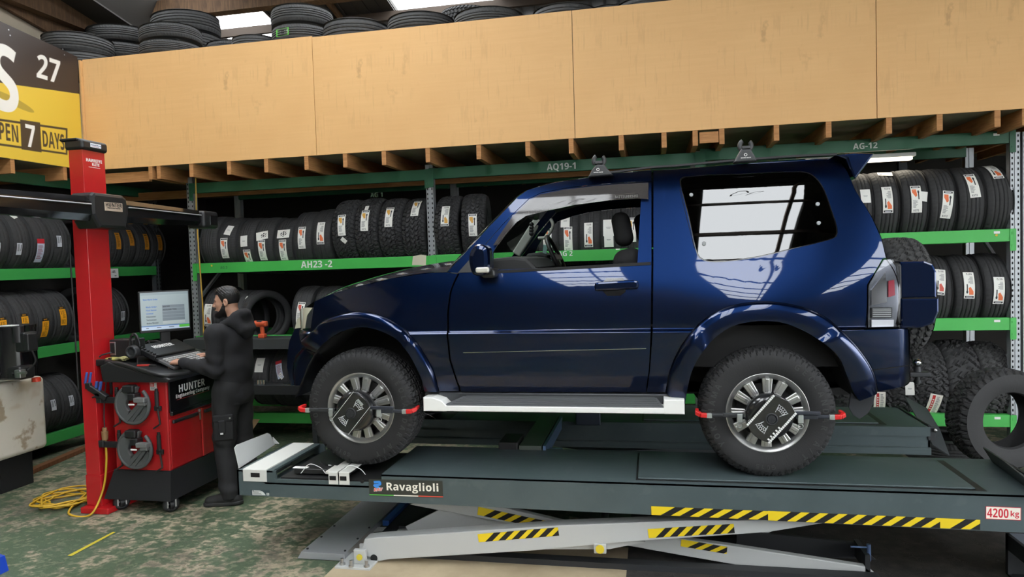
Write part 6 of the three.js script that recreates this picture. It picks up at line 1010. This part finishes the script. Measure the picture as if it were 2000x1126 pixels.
  const eyes = [], irs = [], brow = []; for (const s of [-1, 1]) { const ex = surfX(.003, s * .031), e = fromH(ex - .0075, .003, s * .031); eyes.push(new THREE.SphereGeometry(.0105, 16, 12).translate(e.x, e.y, e.z)); const i = fromH(ex - .0012, .003, s * .032); irs.push(new THREE.SphereGeometry(.0056, 12, 10).translate(i.x, i.y, i.z)); brow.push(tube([[.022, .012], [.026, .028], [.022, .046]].map(([y, z]) => fromH(surfX(y, s * z) - .0005, y, s * z)), .0036, 10, 6)); }
  add('eye', eyes, mat([.42, .37, .33], .35)); add('iris', irs, M.black); add('eyebrow', brow, hairM);
  // clothes
  const fold = (p, k = 1) => k * (.0025 * Math.sin(p.y * 21 + p.x * 17 + Math.sin(p.z * 13 + p.y * 9) * 2.2) + .0012 * Math.sin(p.y * 47 - p.z * 31 + Math.sin(p.x * 25) * 2));
  const hood1 = fromH(-.075, -.135, 0), hoodBack = J(-.135, 1.47, 0);
  const creaseN = (p) => .0035 * Math.sin(p.y * 62 + p.x * 35 + Math.sin(p.z * 30) * 1.5);
  const hoodieF = (p) => { let d = cap(p, J(-.01, hip.y + .04, .05), J(-.01, 1.12, .045), .112, .118); d = smin(d, cap(p, J(-.01, hip.y + .04, -.05), J(-.01, 1.12, -.045), .112, .118), .06); d = smin(d, cap(p, J(-.01, 1.12, .045), J(-.02, 1.33, .07), .118, .118), .08); d = smin(d, cap(p, J(-.01, 1.12, -.045), J(-.02, 1.33, -.07), .118, .118), .08); d = smin(d, cap(p, J(-.02, 1.37, 0), J(-.02, 1.48, 0), .11, .072), .06);
    // cloth blouses over the waistband
    d = smin(d, cap(p, J(-.015, hip.y + .03, .045), J(-.015, hip.y + .03, -.045), .126, .126), .03);
    for (const [a, b, c] of [[shN, elN, wrN], [shF, elF, wrF]]) { const s = cap(p, J(-.02, 1.4, 0), a, .085, .078); d = smin(d, s, .05); let q = cap(p, a, b, .078, .066); q = smin(q, cap(p, b, b.clone().lerp(c, .86), .066, .047), .025); q = smin(q, cap(p, b.clone().lerp(c, .84), b.clone().lerp(c, .985), .041, .038), .008); const e = p.distanceTo(b); q += creaseN(p) * smooth(.2, .05, e) * 1.6 + .003 * Math.sin(p.x * 70 + p.z * 25) * smooth(.3, .1, p.distanceTo(c)); d = smin(d, q, lerp(.045, .012, smooth(1.38, 1.25, p.y))); }
    d += fold(p, 1) * smooth(0, .05, 1.5 - p.y) + creaseN(p) * smooth(hip.y + .14, hip.y + .03, p.y) * .8; return smax(d, hip.y - .045 - p.y, .01); };
  const hbox = bounds([pelvis, shN, shF, elN, elF, wrN, wrF, neckB], .19); hbox[0][1] = hip.y - .08;
  add('hoodie', meshField(hoodieF, hbox[0], hbox[1], .0095), hoodM);
  const hem = (p) => { let d = cap(p, J(-.01, hip.y - .045, .05), J(-.01, hip.y + .02, .05), .113, .116); d = smin(d, cap(p, J(-.01, hip.y - .045, -.05), J(-.01, hip.y + .02, -.05), .113, .116), .06); return smax(smax(d, p.y - hip.y - .02, .01), hip.y - .05 - p.y, .01); };
  add('hoodie_hem', meshField(hem, [C.x - .3, hip.y - .1, C.z - .3], [C.x + .3, hip.y + .06, C.z + .3], .0085), hoodM);
  // the hood lies folded round the neck and down the back
  const ringP = []; for (let i = 0; i <= 14; i++) { const a = i / 14 * Math.PI * 2, c = Math.cos(a), s = Math.sin(a); ringP.push(J(-.03 + c * .085 - (c < 0 ? .03 : 0), 1.475 + .012 - c * .055 + (c < -.5 ? .025 : 0), s * .095)); }
  const hoodF = (p) => { let d = 9; for (let i = 0; i < 14; i++) d = smin(d, cap(p, ringP[i], ringP[i + 1], .036), .02); d = smin(d, cap(p, J(-.12, 1.49, .07), J(-.12, 1.49, -.07), .05), .04); d = smin(d, cap(p, J(-.155, 1.435, .06), J(-.155, 1.435, -.06), .045), .03); d = smin(d, cap(p, J(-.15, 1.385, .02), J(-.15, 1.385, -.02), .035), .03); return d + .002 * Math.sin(p.y * 40 + p.x * 30 - p.z * 25); };
  add('hood', meshField(hoodF, [neckB.x - .28, 1.28, neckB.z - .28], [neckB.x + .3, 1.66, neckB.z + .28], .008), hoodM);
  const trF = (p) => { let d = cap(p, J(-.01, .98, .05), J(-.01, .9, .055), .115, .118); d = smin(d, cap(p, J(-.01, .98, -.05), J(-.01, .9, -.055), .115, .118), .05);
    for (const [a, b, c] of [[hpN, knN, anN], [hpF, knF, anF]]) { d = smin(d, cap(p, a, b, .112, .09), .04); d = smin(d, cap(p, b, V(c.x, .08, c.z), .088, .072), .03); }
    d += fold(p, 1.2) + .006 * Math.sin(p.y * 55 + p.x * 10) * smooth(.3, .08, p.y) + .004 * Math.sin(p.y * 60 + p.x * 20 + p.z * 15) * smooth(.16, .04, Math.abs(p.y - .52)); return smax(d, .05 - p.y, .008); };
  const tb = bounds([hpN, hpF, anN, anF, J(0, 1.02, 0)], .17); tb[0][1] = .03;
  add('trousers', meshField(trF, tb[0], tb[1], .0095), trM);
  { const q = Lf.clone().addScaledVector(Fw, -.55).normalize(), rt = Math.atan2(q.x, q.z), tg2 = V(-q.z, 0, q.x), c = hpN.clone().lerp(knN, .62).addScaledVector(q, .098); const fit = (g, y, f = 0, o = 0) => g.rotateY(rt).translate(c.x + tg2.x * f + q.x * o, y, c.z + tg2.z * f + q.z * o);
    add('cargo_pocket', [fit(new RoundedBoxGeometry(.15, .19, .03, 3, .014), .63, 0, -.004)], trM); add('pocket_flap', [fit(new RoundedBoxGeometry(.155, .055, .03, 3, .01), .72, 0, .002)], trM); add('pocket_snap', [fit(cy(.007, .007, .01, 'z'), .72, -.055, .016)], M.steel); add('tool_pocket', [fit(new RoundedBoxGeometry(.055, .11, .03, 3, .01), .65, .01, .012)], trM); add('pocket_tab', [fit(bx(.022, .014, .006), .598, .01, .028)], M.paper); }
  // shoes
  const shoe = (an, dir) => { const d = V(dir[0], 0, dir[1]).normalize(), h = V(an.x, 0, an.z).addScaledVector(d, -.055), q = (a, y) => h.clone().addScaledVector(d, a).setY(y); const f = (p) => { let v = cap(p, q(.03, .055), q(.06, .13), .042, .05); v = smin(v, cap(p, q(.0, .048), q(.1, .055), .04, .044), .03); v = smin(v, cap(p, q(.1, .052), q(.215, .04), .046, .04), .03); return smax(v, .018 - p.y, .006); }; const s = (p) => { let v = cap(p, q(-.005, .02), q(.1, .02), .046, .045); v = smin(v, cap(p, q(.1, .02), q(.222, .02), .046, .044), .03); return smax(smax(v, p.y - .034, .004), .002 - p.y, .004); }; const lo = [Math.min(q(-.1, 0).x, q(.3, 0).x) - .02, 0, Math.min(q(-.1, 0).z, q(.3, 0).z) - .05], hi = [Math.max(q(-.1, 0).x, q(.3, 0).x) + .02, .2, Math.max(q(-.1, 0).z, q(.3, 0).z) + .05]; lo[1] = -.01; 
    const o = add('shoe', meshField(f, lo, hi, .006), shoeM); obj('sole', meshField(s, lo, hi, .006), mat([.02, .02, .02], .6), o); obj('laces', [0, 1, 2, 3].map((i) => tube([q(.08 + i * .028, .07).add(V(d.z, 0, -d.x).multiplyScalar(.03)), q(.085 + i * .028, .103 - i * .008), q(.08 + i * .028, .07).add(V(-d.z, 0, d.x).multiplyScalar(.03))], .004, 10, 6)), M.darkSteel, o); };
  shoe(anN, [-.9, .3]); shoe(anF, [-.95, -.35]);
}
// ---------- white tank with the black pump at the frame edge
{
  const z = -4.95, a = at(0, 752, z), b = at(88, 752, z), f = at(45, 905, z), t = thing('fluid_tank', 'dirty white plastic tank with a red cap under a black pump', 'tank', [b.x - .5, 0, z - .25]);
  const tx = new THREE.MeshStandardMaterial({ map: dataTex(256, (i, j) => { const s = smooth(.6, .72, nA[(j * 2) * 512 + i * 2]), v = smooth(.55, .7, nC[(j * 2) * 512 + i * 2]); return mixc(mixc([204, 198, 184], [176, 160, 132], v * .5), [120, 96, 66], s * .55); }), roughness: .5 });
  const x1 = at(88, 800, z - .5).x, x0 = x1 - .62, y0 = Math.max(.02, f.y), y1 = b.y;
  wobj('tank_body', [uvBox(new RoundedBoxGeometry(x1 - x0, y1 - y0, .55, 5, .05).translate((x0 + x1) / 2, (y0 + y1) / 2, z - .25), 1.2), ...Array.from({ length: 5 }, (_, i) => uvBox(bx(.05, (y1 - y0) * .72, .02, x1 - .06 - i * .1, (y0 + y1) / 2 - .02, z + .022, .009), 1.2))], tx, t);
  wobj('tank_neck', [cy(.09, .12, .08, 'y', x1 - .19, y1 + .03, z - .15)], tx, t); const c = at(71, 746, z - .2); wobj('red_cap', [cy(.034, .036, .035, 'y', c.x, y1 + .014, z - .2)], mat([.6, .05, .02], .4), t);
  wobj('shadow_block', bb(x0 + .1, x1 - .12, 0, y0 + .02, z - .45, z - .12), M.slot, t);  // added near-black block standing for the shadow under the tank
  const p = thing('pump', 'black electric pump drum with a side switch box on the white tank', 'pump', [x1 - .3, y1, z - .15]); const pT = at(20, 640, z).y, px = at(68, 690, z).x - .13;
  wobj('drum', [cy(.17, .17, pT - y1 - .06, 'y', px - .24, (pT + y1) / 2 + .03, z - .15, 40), cy(.175, .175, .02, 'y', px - .24, pT, z - .15, 40)], M.blackGloss, p); wobj('switch_box', [bx(.1, .17, .14, px - .05, pT - .13, z - .1, .015), bx(.05, .15, .1, px + .02, pT - .13, z - .07, .012), cy(.045, .045, .14, 'y', px - .08, pT - .06, z - .05)], M.blackSatin, p); wobj('flange', [bx(.34, .12, .16, px - .2, y1 + .1, z - .08, .03), cy(.012, .012, .02, 'z', px - .08, y1 + .1, z + .03), cy(.012, .012, .02, 'z', px - .22, y1 + .1, z + .03)], M.blackSatin, p); wobj('fitting', [bx(.06, .07, .06, px - .03, y1 + .1, z + .0, .006), cy(.014, .014, .08, 'x', px + .01, y1 + .11, z + .02)], M.steel, p); wobj('card_scrap', bx(.12, .006, .08, px - .2, pT + .014, z - .08), M.paper, p); wobj('cable', tube([[px + .04, pT - .2, z - .06], [px + .05, pT - .3, z - .08], [px - .0, y1 + .12, z - .05]], .008), M.black, p);
}
// timber plank along the foot of the side rack
{ const a = onFloor(0, 950), b = onFloor(172, 876); const t = thing('timber_plank', 'long brown timber plank lying on the floor before the side rack', 'plank', [(a.x + b.x) / 2, 0, (a.z + b.z) / 2]); wobj('plank', uvBox(bar(V(a.x, .022, a.z), V(b.x, .022, b.z), .08, .044, .003), 1), new THREE.MeshStandardMaterial({ map: woodTex([96, 58, 34], [140, 92, 58], 8, 1), roughness: .7 }), t); }
// steel work bench under the left bay with tyres, drill and tools on it
{
  const y1 = at(520, 661, -6.75).y, z1 = -6.72, xa = UX[0] + .1, xb = at(590, 700, z1).x; const yS = at(530, 752, z1).y;
  const b = thing('work_bench', 'dark steel bench with an open lower shelf before the left rack bay', 'bench', [(xa + xb) / 2, 0, z1 - .2]);
  wobj('bench_top', bb(xa, xb, y1 - .11, y1, z1 - .34, z1, .004), mat([.06, .065, .066], .5, .3), b); wobj('lower_shelf', bb(xa, xb + .2, yS - .1, yS, z1 - .34, z1 + .01, .004), mat([.028, .03, .032], .5, .3), b); for (const x of [xa + .04, xb + .1]) for (const z of [z1 - .3, z1 - .04]) wobj('leg', bb(x - .025, x + .025, 0, x < xb ? y1 - .1 : yS - .05, z - .025, z + .025), M.darkSteel, b);
  const d = at(509, 650, z1 - .1), dr = thing('impact_driver', 'orange cordless impact driver standing on the bench behind the mechanic', 'power tool', [d.x, y1, z1 - .1]), oM = mat([.6, .09, .03], .5);
  obj('body', [cy(.032, .036, .13, 'x', 0, .155, 0, 20), bx(.05, .06, .05, .06, .155, 0, .015)], oM, dr); obj('grip', [bx(.04, .12, .036, .03, .085, 0, .012).rotateZ(.08), bx(.075, .045, .06, .02, .024, 0, .01)], oM, dr); obj('chuck', [cy(.016, .022, .05, 'x', -.085, .155, 0, 16), bx(.06, .02, .052, 0, .18, 0, .006)], M.darkSteel, dr);
  const p1 = at(520, 745, z1 - .2); 
  shelf('sport', 'used tyre with a pale grey sticker behind the bench, lowest rack level', 488, 529, 668, LV[0][3], { R: .36, stickers: [['plain', .42, .02, 0, 1.2]] });
  shelf('road', 'used tyre with a blue and tan torn sticker behind the bench, lowest rack level', 530, 568, 670, LV[0][3], { R: .36, stickers: [['redwhite', .32, .01, .3, .8], ['plain', .12, .04, .8, .5]] });
  const s = thing('socket_set', 'row of chrome sockets at the bench shelf edge', 'sockets', [at(505, 742, z1).x, yS, z1 - .04]); obj('socket', [0, 1, 2].map((i) => cy(.016, .016, .05, 'y', i * .035 - .03, .026, 0, 16)), M.chrome, s);
  const sp = at(561, 757, z1), w = thing('spanner', 'small chrome spanner on the front edge of the bench shelf', 'spanner', [at(561, 752, z1).x, yS, z1 - .02], -.2); obj('bar', [bx(.1, .008, .014, 0, .005, 0, .003), cy(.016, .016, .009, 'y', -.055, .005, 0, 6), cy(.013, .013, .009, 'y', .055, .005, 0, 6)], M.chrome, w);
  { const q = at(493, 840, z1 - .3); wobj('cardboard_piece', ext([[0, 0], [.0, .13], [.1, .13]].map(([x, y]) => [x + q.x, y + q.y]), .004).translate(0, 0, z1 - .3), mat([.55, .36, .2], .8), b, 'brown cardboard scrap'); }
  const lb = thing('blue_tool_tray', 'blue tool tray on the floor in front of the low green beam', 'tray', [0, 0, 0]); const q = onFloor(590, 880, .12); lb.position.set(q.x, 0, q.z); obj('tray', [bx(.34, .035, .14, 0, .12, 0, .008), bx(.3, .02, .1, 0, .14, 0, .006), bx(.5, .1, .2, -.1, .05, 0, .01)], mat([.02, .05, .22], .5), lb);
}
// blue sheet steel corner of another machine at the frame corner
{ const p = onFloor(4, 1124), t = thing('blue_machine_foot', 'bright blue steel machine foot at the frame corner', 'machine', [p.x - .155, 0, p.z - .02]); obj('foot', ext([[-.1, 0], [.125, 0], [.1, .1], [-.1, .14]], .12, .006).translate(0, 0, -.06), mat([.01, .05, .4], .4), t); }
// small things on the floor by the ramp
{ const p = onFloor(1880, 884), t = thing('paper_scrap', 'small white paper scrap on the floor by the leaning tyre', 'litter', [p.x, .002, p.z]); obj('scrap', bx(.14, .003, .06), M.paper, t); const q = onFloor(1828, 876), r = thing('blue_rag', 'small blue plastic piece on the floor below the ramp flap', 'litter', [q.x, .004, q.z]); obj('piece', bx(.07, .01, .04, 0, 0, 0, .004), mat([.12, .3, .5], .5), r); }
scene.traverse((o) => { if (o.isLight) o.castShadow = o.type !== 'RectAreaLight'; });
renderer.render(scene, camera);
